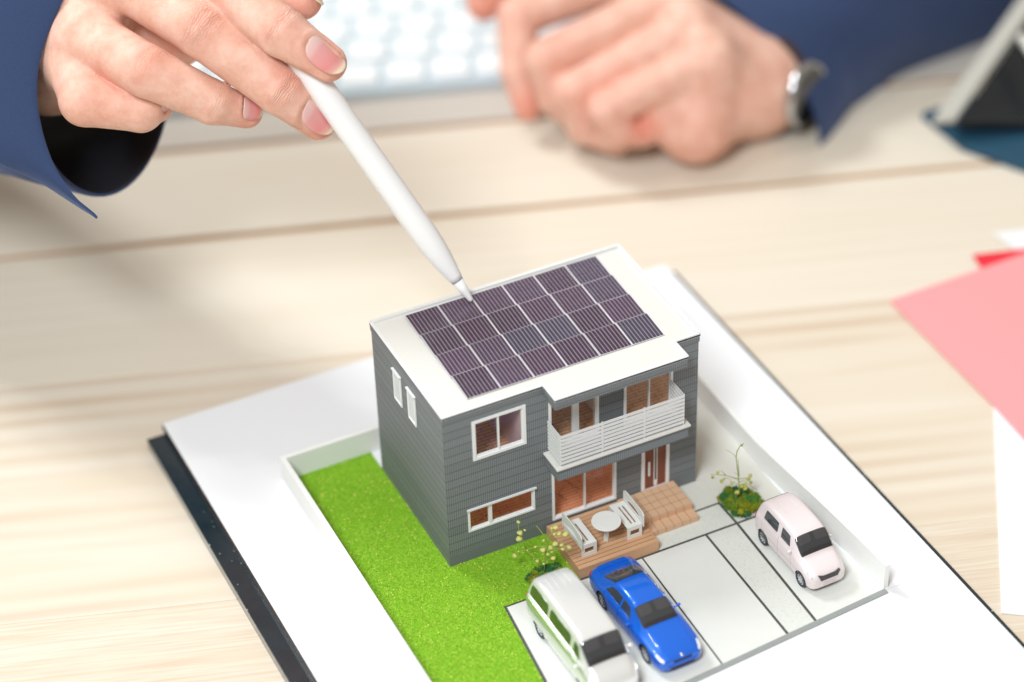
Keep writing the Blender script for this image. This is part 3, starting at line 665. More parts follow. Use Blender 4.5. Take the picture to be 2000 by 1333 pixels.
def wheel(car, x, y, r, wd):
    sg = 1 if x > 0 else -1
    b = MB().rings([circle(r*.62,0), circle(r*.93,0), circle(r,.02), circle(r,wd-.03), circle(r*.94,wd), circle(r*.70,wd), circle(r*.68,wd-.03)])
    b.xf(lambda p: np.array([sg*(p[0]-wd)+x, p[1]+y, p[2]+r])); t = b.build('wheel', M_tyre, car, smooth=False)
    b = MB().rings([circle(r*.67,wd-.045), circle(r*.67,wd-.012), circle(r*.60,wd-.010), circle(r*.58,wd-.04)], cap=True)
    for k in range(8):
        a = k*math.pi/4; c, s_ = math.cos(a), math.sin(a); q = []
        for (rr, ww) in ((.1,.05),(.62,.035)):
            for g in (-1, 1): q.append((rr*r*c-g*ww*s_*r*2, rr*r*s_+g*ww*c*r*2))
        b.prism([q[0],q[1],q[3],q[2]], wd-.045, wd-.014, ax=0)
    b.rings([circle(.16*r,wd-.04,12), circle(.14*r,wd-.005,12)])
    b.xf(lambda p: np.array([sg*(p[0]-wd)+x, p[1]+y, p[2]+r])); b.build('rim', M_chrome, t)
def make_car(name, label, loc, rz, st, paint, wheels, wr_, extras):
    t = thing(name, label, 'car', loc, rz); sh = CarShape(st)
    body = sh.body().build('body', paint, t, smooth=True)
    cut = MB(); wx, ys = wheels
    for y in ys: cut.rings([[(-3, y+wr_*1.16*math.cos(a), wr_*1.0+wr_*1.16*math.sin(a)) for a in np.arange(40)*2*math.pi/40], [(-wx*.62, y+wr_*1.16*math.cos(a), wr_*1.0+wr_*1.16*math.sin(a)) for a in np.arange(40)*2*math.pi/40]])
    for y in ys: cut.rings([[(wx*.62, y+wr_*1.16*math.cos(a), wr_*1.0+wr_*1.16*math.sin(a)) for a in np.arange(40)*2*math.pi/40], [(3, y+wr_*1.16*math.cos(a), wr_*1.0+wr_*1.16*math.sin(a)) for a in np.arange(40)*2*math.pi/40]])
    co = cut.build('cutter', M_well); co.location = t.location; co.rotation_euler = t.rotation_euler
    md = body.modifiers.new('arch', 'BOOLEAN'); md.object = co; md.operation = 'DIFFERENCE'; md.solver = 'EXACT'
    body.data.materials.append(M_well)
    bpy.context.view_layer.update(); dg = bpy.context.evaluated_depsgraph_get(); me = bpy.data.meshes.new_from_object(body.evaluated_get(dg), depsgraph=dg)
    body.modifiers.clear(); body.data = me; bpy.data.objects.remove(co)
    # faces left by the cutter take the dark lining
    for p in me.polygons:
        c = p.center/S
        for y in ys:
            if math.hypot(c.y-y, c.z-wr_) < wr_*1.15+.03 and abs(abs(p.normal.x)) < .5 and abs(c.x) > wx*.6 and math.hypot(c.y-y, c.z-wr_) > wr_*1.10 and (Vector((0,c.y-y,c.z-wr_)).normalized().dot(p.normal) < -.9): p.material_index = min(1, len(me.materials)-1)
    bm = bmesh.new(); bm.from_mesh(me)
    for e in bm.edges:
        if len(e.link_faces) == 2 and e.calc_face_angle(0) > .9: e.smooth = False
    bm.to_mesh(me); bm.free()
    for y in ys:
        for sx in (-1, 1): wheel(t, sx*wx, y, wr_, .17)
    MB().box(-wx*.62, wx*.62, ys[0]-.5, ys[-1]+.4, wr_*.5, wr_*.9).build('chassis', M_well, t)
    extras(t, sh)
    return t
def paint_mat(name, c, metal=0, rough=.3, coat=1, cr=.05):
    return mat(name, c, rough, metal=metal, coat=coat, coat_rough=cr)
P_pink = paint_mat('pale_pink_paint', (.79,.71,.72), coat=.6, rough=.4, cr=.12)
P_blue = paint_mat('metallic_blue_paint', (.002,.135,.72), metal=.25, rough=.3)
P_white = paint_mat('pearl_white_paint', (.82,.83,.82), metal=.35, rough=.22, coat=.9)
P_slvr = paint_mat('silver_grass_reflection', (.70,.76,.62), metal=.75, rough=.30, coat=1, cr=.1)  # silver with the green reflection of the lawn put into its base colour

# stations: (y, half width, floor z, belt z, shoulder half width, roof half width, roof edge z, top z)
ST_PINK = [(-1.70,.42,.20,.52,.38,.30,.55,.56),(-1.69,.58,.18,.58,.54,.45,.62,.64),(-1.60,.68,.16,.64,.64,.52,.70,.74),(-1.40,.71,.15,.72,.67,.58,.80,.86),(-1.12,.71,.15,.80,.67,.60,.90,.96),
           (-.95,.71,.15,.88,.67,.60,1.0,1.05),(-.62,.71,.15,.92,.665,.58,1.38,1.42),(-.40,.71,.15,.94,.66,.57,1.50,1.56),(0,.71,.15,.95,.66,.57,1.54,1.62),(.5,.71,.15,.96,.66,.57,1.55,1.63),(1.0,.71,.15,.98,.66,.565,1.54,1.62),
           (1.35,.70,.16,1.0,.65,.55,1.50,1.57),(1.55,.69,.18,1.02,.64,.53,1.38,1.44),(1.66,.67,.2,.95,.62,.52,1.12,1.16),(1.70,.64,.22,.85,.60,.50,.95,.98)]
def cabin(t, sh, c4, glass, n1=15, n2=23, rnd=.15, seats=True):
    a, b, c, d = [np.array(q, float) for q in c4]
    q = lambda x, y: tuple((a*(1-x)+b*x)*(1-y)+(d*(1-x)+c*x)*y)
    w_ = sh.patch(c4, off=.008, n1=n1, n2=n2, rnd=rnd).build('windscreen_opening', M_cabin, t, smooth=True)
    for y in (.28,.72): sh.patch([q(.52,y-.17),q(.97,y-.17),q(.97,y+.17),q(.52,y+.17)], off=.016, n1=9, n2=9, rnd=.3).build('seat', M_seatgrey, w_, smooth=True)
    sh.patch([q(.04,.04),q(.24,.04),q(.24,.96),q(.04,.96)], off=.018, n1=7, n2=19, rnd=.4).build('dashboard', M_dash, w_, smooth=True)
    sh.patch(c4, off=.045, n1=n1, n2=n2, rnd=rnd).build('glass', M_wscreen, w_, smooth=True)
    return w_
def seams(t, sh, us, v0, v1, m):
    for u in us: both(sh, t, 'door_seam', m, [(u-.018,v0),(u+.018,v0),(u+.018,v1),(u-.018,v1)], off=.004, n1=2, n2=12, rnd=0)
def ribs(t, sh, u0, u1, paint, vs=(8.9,9.6,10.4,11.1), wv=.10):
    for v in vs: sh.patch([(u0,v-wv),(u1,v-wv),(u1,v+wv),(u0,v+wv)], off=.012, n1=9, n2=3, rnd=.2).build('roof_rib', paint, t, smooth=True)
def mirrors(t, sh, u, paint, v=4.9, out=.10, sz=.085):
    for sx in (1, -1):
        p = sh.at(u, v); b = MB().ball((0,0,0), sz, 10, (.95,.6,.75)); c = np.array([sx*(abs(p[0])+out), p[1]-.02, p[2]+.05])
        b.xf(lambda q: q+c); b.build('wing_mirror', paint, t, smooth=True)
        MB().tube([(sx*(abs(p[0])-.03),p[1],p[2]),(c[0],c[1],c[2]-.02)], .025, 6).build('mirror_stalk', paint, t, smooth=True)
def both(sh, t, name, m, c4, **k):            # the same patch on both flanks
    o1 = sh.patch(c4, **k).build(name, m, t, smooth=True)
    o2 = sh.patch([(u, 20-v) for u, v in c4], **k).build(name, m, t, smooth=True)
def ex_pink(t, sh):
    cabin(t, sh, [(4.75,7.15),(6.55,7.05),(6.55,12.95),(4.75,12.85)], 1, rnd=.25)
    sh.patch([(11.7,7.6),(12.9,7.2),(12.9,12.8),(11.7,12.4)], n1=9, n2=13, rnd=.3).build('rear_window', M_carglass, t, smooth=True)
    both(sh, t, 'side_window', M_carglass, [(7.0,5.28),(8.3,5.28),(8.3,6.7),(7.25,6.7)], rnd=.12)
    both(sh, t, 'side_window', M_carglass, [(8.75,5.28),(10.5,5.28),(10.3,6.7),(8.75,6.7)], rnd=.12)
    for (u0,u1) in ((7.0,8.3),(8.7,10.35)): both(sh, t, 'window_sill', P_pink, [(u0,5.05),(u1,5.05),(u1,5.22),(u0,5.22)], off=.035, n2=3, rnd=.1)
    both(sh, t, 'door_handle', P_pink, [(8.15,4.55),(8.4,4.55),(8.4,4.72),(8.15,4.72)], off=.035, n1=5, n2=4)
    both(sh, t, 'door_handle', P_pink, [(10.2,4.6),(10.45,4.6),(10.45,4.77),(10.2,4.77)], off=.035, n1=5, n2=4)
    both(sh, t, 'sill_line', mat('pink_groove', (.50,.40,.41), .5), [(3.8,3.0),(10.6,3.0),(10.6,3.03),(3.8,3.03)], off=.004, n1=20, n2=2, rnd=0)
    both(sh, t, 'headlight', mat('pink_headlamp', (.58,.56,.57), .15, coat=1), [(1.35,4.7),(2.9,4.9),(3.1,6.2),(1.75,6.0)], off=.014, rnd=.6)
    both(sh, t, 'tail_light', M_red, [(12.6,3.6),(13.3,3.6),(13.3,5.1),(12.6,5.1)], off=.012)
    seams(t, sh, (6.4,8.5,10.6), 2.3, 5.0, mat('pink_seam', (.55,.46,.47), .5)); ribs(t, sh, 9.0, 11.2, P_pink); mirrors(t, sh, 6.5, P_pink)
    yg = -1.68
    MB().prism([(-.40,.70),(-.31,.49),(.31,.49),(.40,.70),(.2,.655),(-.2,.655)], yg-.05, yg+.2, ax=1).build('grille', mat('dark_grille', (.05,.045,.05), .5), t, bevel=.008)
    for k in range(4): MB().box(-.26,.26,yg-.055+.0,yg+.1,.26+k*.05,.278+k*.05).build('bumper_slat', P_pink, t)
pc = make_car('toy_car', 'pale pink toy hatchback parked beside the right boundary wall', (10.22,-4.85,.032), math.radians(1.5), ST_PINK, P_pink, (.72,(-1.13,1.12)), .27, ex_pink)

ST_BLUE = [(-2.30,.45,.22,.45,.42,.30,.48,.49),(-2.28,.62,.18,.50,.58,.45,.55,.56),(-2.18,.76,.16,.56,.72,.55,.62,.64),(-1.9,.84,.14,.62,.79,.60,.70,.735),(-1.5,.86,.14,.67,.80,.62,.76,.80),(-1.1,.86,.14,.71,.80,.62,.82,.86),
           (-.86,.86,.14,.74,.79,.62,.90,.93),(-.45,.86,.14,.76,.78,.57,1.12,1.15),(-.12,.86,.14,.77,.77,.54,1.22,1.27),(.3,.86,.14,.78,.77,.54,1.25,1.31),(.75,.86,.14,.79,.77,.54,1.24,1.29),
           (1.15,.86,.14,.80,.77,.53,1.16,1.20),(1.5,.86,.15,.80,.77,.56,.99,1.02),(1.75,.85,.16,.80,.76,.60,.88,.91),(2.05,.83,.18,.79,.74,.58,.86,.89),(2.26,.78,.22,.76,.70,.52,.84,.88),(2.31,.70,.26,.70,.62,.46,.76,.78)]
def ex_blue(t, sh):
    cabin(t, sh, [(5.55,7.2),(7.55,7.05),(7.55,12.95),(5.55,12.8)], 1)
    sh.patch([(10.6,7.2),(12.6,7.3),(12.6,12.7),(10.6,12.8)], off=.022, n1=19, n2=31, rnd=.15).build('rear_window', M_carglass, t, smooth=True)
    both(sh, t, 'side_window', M_carglass, [(7.25,5.3),(8.9,5.25),(8.9,6.6),(7.95,6.55)], rnd=.1); both(sh, t, 'side_window', M_carglass, [(9.12,5.25),(11.2,5.35),(10.6,6.5),(9.12,6.6)], rnd=.1)
    for (u0,u1) in ((7.2,8.95),(9.05,11.1)): both(sh, t, 'window_sill', P_blue, [(u0,5.02),(u1,5.02),(u1,5.2),(u0,5.2)], off=.014, n2=3, rnd=.1)
    both(sh, t, 'headlight', M_lamp, [(1.3,4.6),(2.9,5.0),(3.1,6.1),(1.6,6.2)], off=.012, rnd=.6)
    both(sh, t, 'tail_light', M_red, [(14.5,3.9),(15.6,3.9),(15.6,5.2),(14.5,5.2)], off=.012)
    both(sh, t, 'door_handle', P_blue, [(8.7,4.6),(8.95,4.6),(8.95,4.74),(8.7,4.74)], off=.025, n1=5, n2=4)
    both(sh, t, 'hood_crease', P_blue, [(2.6,7.6),(5.4,7.3),(5.4,7.5),(2.6,7.8)], off=.014, n1=9, n2=3, rnd=.1)
    sh.patch([(13.9,7.0),(14.9,7.0),(14.9,13.0),(13.9,13.0)], off=.03, n1=5, n2=15, rnd=.4).build('boot_lip', P_blue, t, smooth=True)
    seams(t, sh, (7.1,9.0,11.1), 2.3, 5.0, mat('blue_seam', (.002,.03,.22), .5))
    mirrors(t, sh, 7.0, P_blue, out=.13, sz=.08); yg = -2.25
    MB().prism([(-.34,.53),(-.30,.44),(.30,.44),(.34,.53)], yg-.055, yg+.2, ax=1).build('grille', M_well, t, bevel=.01)
    MB().prism([(-.46,.30),(-.40,.20),(.40,.20),(.46,.30)], yg-.05, yg+.2, ax=1).build('grille', M_well, t, bevel=.01)
    MB().prism([(-.5,.38),(-.5,.34),(.5,.34),(.5,.38)], yg-.075, yg+.2, ax=1).build('bumper', P_blue, t, bevel=.012)
    R = [(.055*math.cos(a), .045*math.sin(a)+.60) for a in np.arange(16)*2*math.pi/16]; MB().prism(R, yg-.02, yg+.1, ax=1).build('badge', M_chrome, t, bevel=.01)
make_car('toy_car', 'shiny blue toy sedan parked in front of the wooden deck', (4.33,-5.25,.032), math.radians(1.5), ST_BLUE, P_blue, (.84,(-1.42,1.30)), .31, ex_blue)

ST_VAN = [(-2.28,.55,.22,.55,.50,.40,.60,.61),(-2.26,.70,.20,.62,.66,.52,.70,.72),(-2.15,.78,.18,.78,.74,.60,.88,.92),(-1.95,.82,.16,.92,.78,.64,1.02,1.07),(-1.75,.83,.15,1.02,.78,.66,1.14,1.19),(-1.52,.83,.15,1.08,.78,.66,1.34,1.38),(-1.2,.83,.15,1.10,.78,.66,1.68,1.72),
          (-1.0,.83,.15,1.12,.78,.66,1.80,1.86),(-.5,.83,.15,1.13,.78,.66,1.86,1.93),(.2,.83,.15,1.13,.78,.66,1.88,1.95),(.9,.83,.15,1.13,.78,.66,1.88,1.95),(1.6,.83,.15,1.13,.78,.65,1.86,1.93),(2.0,.82,.16,1.13,.77,.63,1.80,1.87),(2.2,.81,.18,1.12,.75,.60,1.66,1.72),(2.29,.78,.22,1.1,.72,.57,1.40,1.44),(2.32,.74,.25,1.0,.68,.54,1.15,1.18)]
def ex_van(t, sh):
    cabin(t, sh, [(4.35,7.05),(6.55,7.05),(6.55,12.95),(4.35,12.95)], 1)
    sh.patch([(12.9,7.2),(14.2,7.0),(14.2,13.0),(12.9,12.8)], n1=9, n2=15, rnd=.3).build('rear_window', M_carglass, t, smooth=True)
    M_vg = mat('van_window_grass_reflection', (.06,.085,.035), .08, metal=.15, coat=1)  # lawn reflection painted into the window colour as green
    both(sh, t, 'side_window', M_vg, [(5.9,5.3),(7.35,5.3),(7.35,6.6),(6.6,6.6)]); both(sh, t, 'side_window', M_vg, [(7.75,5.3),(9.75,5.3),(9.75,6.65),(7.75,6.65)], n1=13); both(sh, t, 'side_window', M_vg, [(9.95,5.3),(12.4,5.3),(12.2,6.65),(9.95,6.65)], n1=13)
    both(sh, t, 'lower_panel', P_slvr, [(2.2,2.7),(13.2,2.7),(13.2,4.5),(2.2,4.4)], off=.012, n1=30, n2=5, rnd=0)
    both(sh, t, 'window_sill', P_white, [(5.0,4.85),(12.8,4.85),(12.8,5.12),(5.0,5.12)], off=.03, n1=26, n2=4, rnd=.05)
    both(sh, t, 'door_handle', P_white, [(7.5,4.6),(7.7,4.6),(7.7,4.8),(7.5,4.8)], off=.05, n1=5, n2=4)
    both(sh, t, 'headlight', M_lamp, [(1.3,4.0),(2.5,4.0),(2.6,5.6),(1.5,5.8)], off=.012, rnd=.5)
    both(sh, t, 'tail_light', M_red, [(13.3,4.2),(14.2,4.2),(14.2,5.3),(13.3,5.3)], off=.012)
    seams(t, sh, (5.3,7.55,9.85), 2.3, 5.0, mat('van_seam', (.35,.37,.33), .5)); ribs(t, sh, 10.4, 12.3, P_white, vs=(8.9,9.6,10.4,11.1)); mirrors(t, sh, 5.6, P_white, out=.16, sz=.11)
    yg = -2.24; MB().prism([(-.40,.60),(-.36,.48),(.36,.48),(.40,.60)], yg-.05, yg+.2, ax=1).build('grille', M_well, t, bevel=.01)
make_car('toy_van', 'white toy van parked on the left slab beside the lawn', (1.95,-5.55,.032), math.radians(1.0), ST_VAN, P_white, (.80,(-1.45,1.38)), .31, ex_van)

# ------------------------------------------------------------------ stylus
M_pen = mat('matte_white_plastic', (.83,.84,.85), .32, spec=.45, coat=.15); M_seam = mat('pen_seam', (.35,.35,.35), .5)
tipP = cp(921, 588, 80.75); grip = cp(622, 166, 78.9); pd_ = (grip-tipP); pd_ /= np.linalg.norm(pd_)
pa_ = np.cross(pd_, CF); pa_ /= np.linalg.norm(pa_); pb_ = np.cross(pd_, pa_)
pen = thing('stylus_pen', 'white stylus pen held between the fingers and pointing at the solar panels', 'pen', tipP)
def pring(d, r, flat=1.0, n=40):
    out = []
    for t in np.arange(n)*2*math.pi/n:
        a, b_ = math.cos(t), math.sin(t)
        q = a*.80+b_*(-.60); lim = .82+.18*(1-flat); ex = max(0, q-lim)      # flat side towards lower left
        aa, bb = a-ex*.80, b_+ex*.60
        out.append(pd_*d+r*(aa*pa_+bb*pb_))
    return out
MB().rings([pring(0,.045,0), pring(.02,.075,0), pring(.06,.09,0), pring(.40,.148,0), pring(.80,.208,0)]).build('tip', M_pen, pen, smooth=True)
MB().rings([pring(.80,.195,0), pring(.83,.195,0)]).build('tip_joint', M_seam, pen, smooth=True)
prof = [(.83,.212,0),(1.0,.245,.1),(1.3,.30,.3),(1.7,.362,.6),(2.1,.410,.85),(2.5,.436,1),(2.9,.445,1),(4,.445,1),(7,.445,1),(11,.445,1),(15.8,.445,1),(16.2,.43,1),(16.4,.35,.8),(16.45,.2,0)]
MB().rings([pring(*q) for q in prof]).build('barrel', M_pen, pen, smooth=True)

# ------------------------------------------------------------------ organic surfaces: signed distances and surface nets
def cap(P, a, b, ra, rb, sq=None):
    pa = P-a; ba = b-a; h = np.clip((pa@ba)/(ba@ba), 0, 1)
    d = pa-h[:,None]*ba
    if sq is not None:                         # flatten along a direction
        ax, f = sq; k = d@ax; d = d+np.outer(k*(f-1), ax)
    return np.sqrt((d*d).sum(1))-(ra+(rb-ra)*h)
def smin(a, b, k):
    h = np.clip(.5+.5*(b-a)/k, 0, 1); return b+(a-b)*h-k*h*(1-h)
def nets(f, lo, hi, vx):
    lo = np.array(lo); n_ = np.ceil((np.array(hi)-lo)/vx).astype(int)+1
    xs = [lo[i]+vx*np.arange(n_[i]) for i in range(3)]
    V = np.empty(n_, np.float32); yz = np.stack(np.meshgrid(xs[1], xs[2], indexing='ij'), -1).reshape(-1,2)
    step = 8
    for i in range(0, n_[0], step):
        xx = xs[0][i:i+step]; P = np.concatenate([np.repeat(xx, len(yz))[:,None], np.tile(yz, (len(xx),1))], 1)
        V[i:i+step] = f(P).reshape(len(xx), n_[1], n_[2])
    s_ = V < 0; c = [n_[0]-1, n_[1]-1, n_[2]-1]
    cnt = np.zeros(c, np.int8); off = [(a,b,d) for a in (0,1) for b in (0,1) for d in (0,1)]
    for a,b,d in off: cnt += s_[a:a+c[0],b:b+c[1],d:d+c[2]]
    act = (cnt > 0) & (cnt < 8); ids = -np.ones(c, int); I = np.argwhere(act); ids[act] = np.arange(len(I))
    acc = np.zeros((len(I),3)); num = np.zeros(len(I))
    cv_ = {o: V[I[:,0]+o[0], I[:,1]+o[1], I[:,2]+o[2]] for o in off}
    for o in off:
        for ax in range(3):
            if o[ax]: continue
            p = list(o); p[ax] = 1; va, vb = cv_[o], cv_[tuple(p)]; m_ = (va < 0) != (vb < 0)
            t = np.where(m_, va/(va-vb+1e-20), 0); pt = np.tile(np.array(o, float), (len(I),1)); pt[:,ax] = t
            acc[m_] += pt[m_]; num[m_] += 1
    verts = lo+vx*(I+acc/num[:,None]); F = []
    for ax in range(3):
        b_, c_ = (ax+1)%3, (ax+2)%3
        sl = [slice(None)]*3; sl2 = [slice(None)]*3; sl[ax] = slice(0,-1); sl2[ax] = slice(1,None)
        E = s_[tuple(sl)] != s_[tuple(sl2)]; J = np.argwhere(E); ok = (J[:,b_] > 0) & (J[:,c_] > 0) & (J[:,b_] < c[b_]) & (J[:,c_] < c[c_]); J = J[ok]
        inside = s_[J[:,0],J[:,1],J[:,2]]
        q = []
        for db, dc in ((-1,-1),(0,-1),(0,0),(-1,0)):
            K = J.copy(); K[:,b_] += db; K[:,c_] += dc; q.append(ids[K[:,0],K[:,1],K[:,2]])
        q = np.stack(q, 1); q[~inside] = q[~inside][:,::-1]; F.append(q)
    return verts, np.concatenate(F)
def mesh_np(name, verts, faces, mt, parent, org, attrs=None):
    me = bpy.data.meshes.new(name); me.vertices.add(len(verts)); me.vertices.foreach_set('co', ((verts-org)*S).ravel())
    me.loops.add(faces.size); me.loops.foreach_set('vertex_index', faces.ravel().astype(np.int32)); me.polygons.add(len(faces))
    me.polygons.foreach_set('loop_start', np.arange(len(faces))*faces.shape[1]); me.update(calc_edges=True)
    me.polygons.foreach_set('use_smooth', [True]*len(faces)); me.materials.append(mt)
    for k, v in (attrs or {}).items(): me.attributes.new(k, 'FLOAT', 'POINT').data.foreach_set('value', v.astype(np.float32))
    o = bpy.data.objects.new(name, me); COL.objects.link(o); o.parent = parent; return o
def skin_mat():
    m = mat('skin', (.72,.43,.30), .5, spec=.35); n = N(m); n.b.inputs['Subsurface Weight'].default_value = .28
    n.b.inputs['Subsurface Radius'].default_value = (1,.35,.18); n.b.inputs['Subsurface Scale'].default_value = .0035
    c = n.cm(); red = n.n('ShaderNodeAttribute', attribute_name='red'); cs = n.n('ShaderNodeAttribute', attribute_name='crease_s'); cm_ = n.n('ShaderNodeAttribute', attribute_name='crease_m')
    base = n.ramp(n.noise(c, 1.3, 5, .7), [(.33,(.69,.38,.285)),(.5,(.76,.46,.36)),(.68,(.82,.55,.45))])
    b2 = n.mix(n.math('MULTIPLY', red.outputs['Fac'], .9), base, (.74,.22,.15))
    n.color(b2)
    nz = n.noise(c, 3.5, 2); ph = n.math('ADD', n.math('MULTIPLY', cs.outputs['Fac'], 2*math.pi/.17), n.math('MULTIPLY', nz, 9))
    wv = n.math('POWER', n.math('ABSOLUTE', n.math('SINE', ph)), .5)
    cr = n.math('MULTIPLY', n.math('SUBTRACT', wv, 1), cm_.outputs['Fac'])
    vo = n.n('ShaderNodeTexVoronoi', feature='DISTANCE_TO_EDGE'); vo.inputs['Scale'].default_value = 17; n.l(c, vo.inputs['Vector'])
    pore = n.math('MULTIPLY', n.math('MINIMUM', vo.outputs['Distance'], .2), .5)
    n.bump(n.math('ADD', cr, n.math('ADD', pore, n.math('MULTIPLY', n.noise(c, 1.6, 3), .6))), .038, .9)
    return m
M_skin = skin_mat(); 
M_nail = mat('fingernail', (.80,.40,.38), .24, coat=.4); _n = N(M_nail); _a = _n.n('ShaderNodeAttribute', attribute_name='along')
_n.color(_n.ramp(_a.outputs['Fac'], [(0,(.78,.56,.52)),(.22,(.74,.42,.40)),(.30,(.72,.33,.32)),(.72,(.72,.26,.25)),(.86,(.74,.38,.33)),(.93,(.80,.66,.50)),(1,(.82,.72,.56))]))
_n.b.inputs['Subsurface Weight'].default_value = .2; _n.b.inputs['Subsurface Scale'].default_value = .002

def build_hand(parent, palm, fingers, vx, kf=.45, floor=None, creases=(), reds=(), nails=(), flat=None):
    """palm: capsules (a, b, ra, rb); fingers: lists of (point, r)"""
    def f(P):
        d = None
        for (a, b, ra, rb) in palm:
            e = cap(P, a, b, ra, rb, flat); d = e if d is None else smin(d, e, .6)
        F_ = None
        for fg in fingers:
            e = None
            for (p0, r0), (p1, r1) in zip(fg[:-1], fg[1:]):
                q = cap(P, p0, p1, r0, r1); e = q if e is None else smin(e, q, .12)
            F_ = e if F_ is None else smin(F_, e, .07)
        out = smin(d, F_, kf)
        if floor is not None: out = -smin(-out, P[:,2]-floor, .25) if False else np.maximum(out, floor-P[:,2])
        return out
    pts = np.array([p for fg in fingers for p, r in fg]+[c[0] for c in palm]+[c[1] for c in palm]); rm = 2.8
    lo, hi = pts.min(0)-1.4, pts.max(0)+1.4
    for c in palm:
        for p in (c[0], c[1]): lo = np.minimum(lo, p-c[2]-.7); hi = np.maximum(hi, p+c[2]+.7)
    v, F = nets(f, lo, hi, vx)
    g = np.stack([f(v+np.eye(3)[i]*.05)-f(v-np.eye(3)[i]*.05) for i in range(3)], 1); g /= np.linalg.norm(g, axis=1)[:,None]+1e-9
    red = np.zeros(len(v)); cs = np.zeros(len(v)); cmk = np.zeros(len(v))
    for (p, r, a) in reds: red += a*np.exp(-(((v-p)**2).sum(1))/(r*r))
    fd = []
    for fg in fingers:
        e = None
        for (p0, r0), (p1, r1) in zip(fg[:-1], fg[1:]):
            q = cap(v, p0, p1, r0, r1); e = q if e is None else np.minimum(e, q)
        fd.append(e)
    fd = np.array(fd); near_f = fd.argmin(0); srt = np.sort(fd, axis=0); lone = np.clip((srt[1]-srt[0]-.0)/.14, 0, 1)
    for (p, dr_, dors, wd, a, fi) in creases:
        s_ = (v-p)@dr_; dist = np.sqrt(((v-p)**2).sum(1)); m_ = np.exp(-(s_/wd)**2)*(dist < 1.35)*np.clip((g@dors)*1.6, 0, 1)*a*(near_f == fi)*lone
        k = m_ > cmk; cs[k] = s_[k]; cmk[k] = m_[k]; v = v-g*(m_*.022*np.cos(s_*2*math.pi/.42))[:,None]
    # relax the net twice so crevices stay clean
    E2 = np.concatenate([F[:,[0,1]],F[:,[1,2]],F[:,[2,3]],F[:,[3,0]]]); E2 = np.concatenate([E2, E2[:,::-1]])
    dg_ = np.bincount(E2[:,0], minlength=len(v))
    for _ in range(3):
        v = v*.45+.55*np.stack([np.bincount(E2[:,0], weights=v[E2[:,1],k], minlength=len(v)) for k in range(3)], 1)/dg_[:,None]
    nail_objs = []
    for (c, al, no, wd, ln, fi) in nails:
        def ff(P, fi=fi):
            e = None
            for (p0, r0), (p1, r1) in zip(fingers[fi][:-1], fingers[fi][1:]):
                q = cap(P, p0, p1, r0, r1); e = q if e is None else smin(e, q, .12)
            return e
        al = al/np.linalg.norm(al); no = no-al*(no@al); no /= np.linalg.norm(no); sd = np.cross(al, no)
        na, nb = 15, 13; U = np.zeros((na,nb,3)); al_att = np.zeros((na,nb))
        for i in range(na):
            for j in range(nb):
                x, y = -math.cos(math.pi*(i+.35)/(na-.3)), 2*j/(nb-1)-1
                xx = x; hw = (1-abs(x)**4.2)**.5 if x < 0 else (1-.12*x)*(1-abs(x)**2.7)**.5; yy = y*hw
                q = c+al*xx*ln/2+sd*yy*wd/2+no*1.2; al_att[i,j] = (x+1)/2+.10*(y*y*hw*hw)*(x > 0)
                U[i,j] = q; 
        Q = U.reshape(-1,3).copy()
        for _ in range(40): Q -= no*np.clip(f(Q),-.3,.3)[:,None]*.9 if False else np.outer(np.clip(ff(Q), -.15, .3)*.8, no)
        Q = Q.reshape(na,nb,3)
        # smooth plate: fit depth with a gentle transverse curve, the tip runs free
        dep = (Q-c)@no; mid = dep[:,nb//2].copy(); base_ = mid.copy(); lim = int(na*.72); base_[lim:] = mid[lim]-(np.arange(na-lim))*.012*1.5
        for i in range(na):
            for j in range(nb):
                x = -math.cos(math.pi*(i+.35)/(na-.3)); hw = (1-abs(x)**4.2)**.5 if x < 0 else (1-.12*x)*(1-abs(x)**2.7)**.5; y = (2*j/(nb-1)-1)*hw
                tgt = base_[i]-(.20*wd*y*y)+.012
                Q[i,j] = Q[i,j]+no*(tgt-dep[i,j])
        # groove round the plate in the skin
        rel = v-c; xa, ya, za = rel@al/(ln/2), rel@sd/(wd/2), rel@no
        rr = (np.abs(xa)**2.6+np.abs(ya)**2.6)**(1/2.6); near = (za > -.5) & (rr < 1.6) & (near_f == fi) & ((rel*rel).sum(1) < 1.0)
        v = v-g*(near*(.035*np.exp(-((rr-1.0)/.10)**2)*(xa < .55)+.030*(rr < 1)))[:,None]+g*(near*.02*np.exp(-((rr-1.25)/.12)**2)*(xa < .5))[:,None]
        T_ = np.concatenate([Q.reshape(-1,3), (Q-no*.035).reshape(-1,3)]); k = na*nb
        fq = [(i*nb+j, i*nb+j+1, (i+1)*nb+j+1, (i+1)*nb+j) for i in range(na-1) for j in range(nb-1)]
        ed = [i*nb for i in range(na)]+[(na-1)*nb+j for j in range(1,nb)]+[i*nb+nb-1 for i in range(na-2,-1,-1)]+[j for j in range(nb-2,0,-1)]
        fq += [(ed[i], ed[(i+1)%len(ed)], ed[(i+1)%len(ed)]+k, ed[i]+k) for i in range(len(ed))]+[tuple(q+k for q in t[::-1]) for t in fq]
        nail_objs.append((T_, np.array(fq), np.concatenate([al_att.ravel()]*2)))
    h = mesh_np('hand', v, F, M_skin, parent, np.zeros(3)+np.array(parent.location)/S, {'red': np.clip(red,0,1), 'crease_s': cs, 'crease_m': cmk})
    for T_, fq, aa in nail_objs: mesh_np('fingernail', T_, fq, M_nail, h, np.zeros(3)+np.array(parent.location)/S, {'along': aa})
    return h

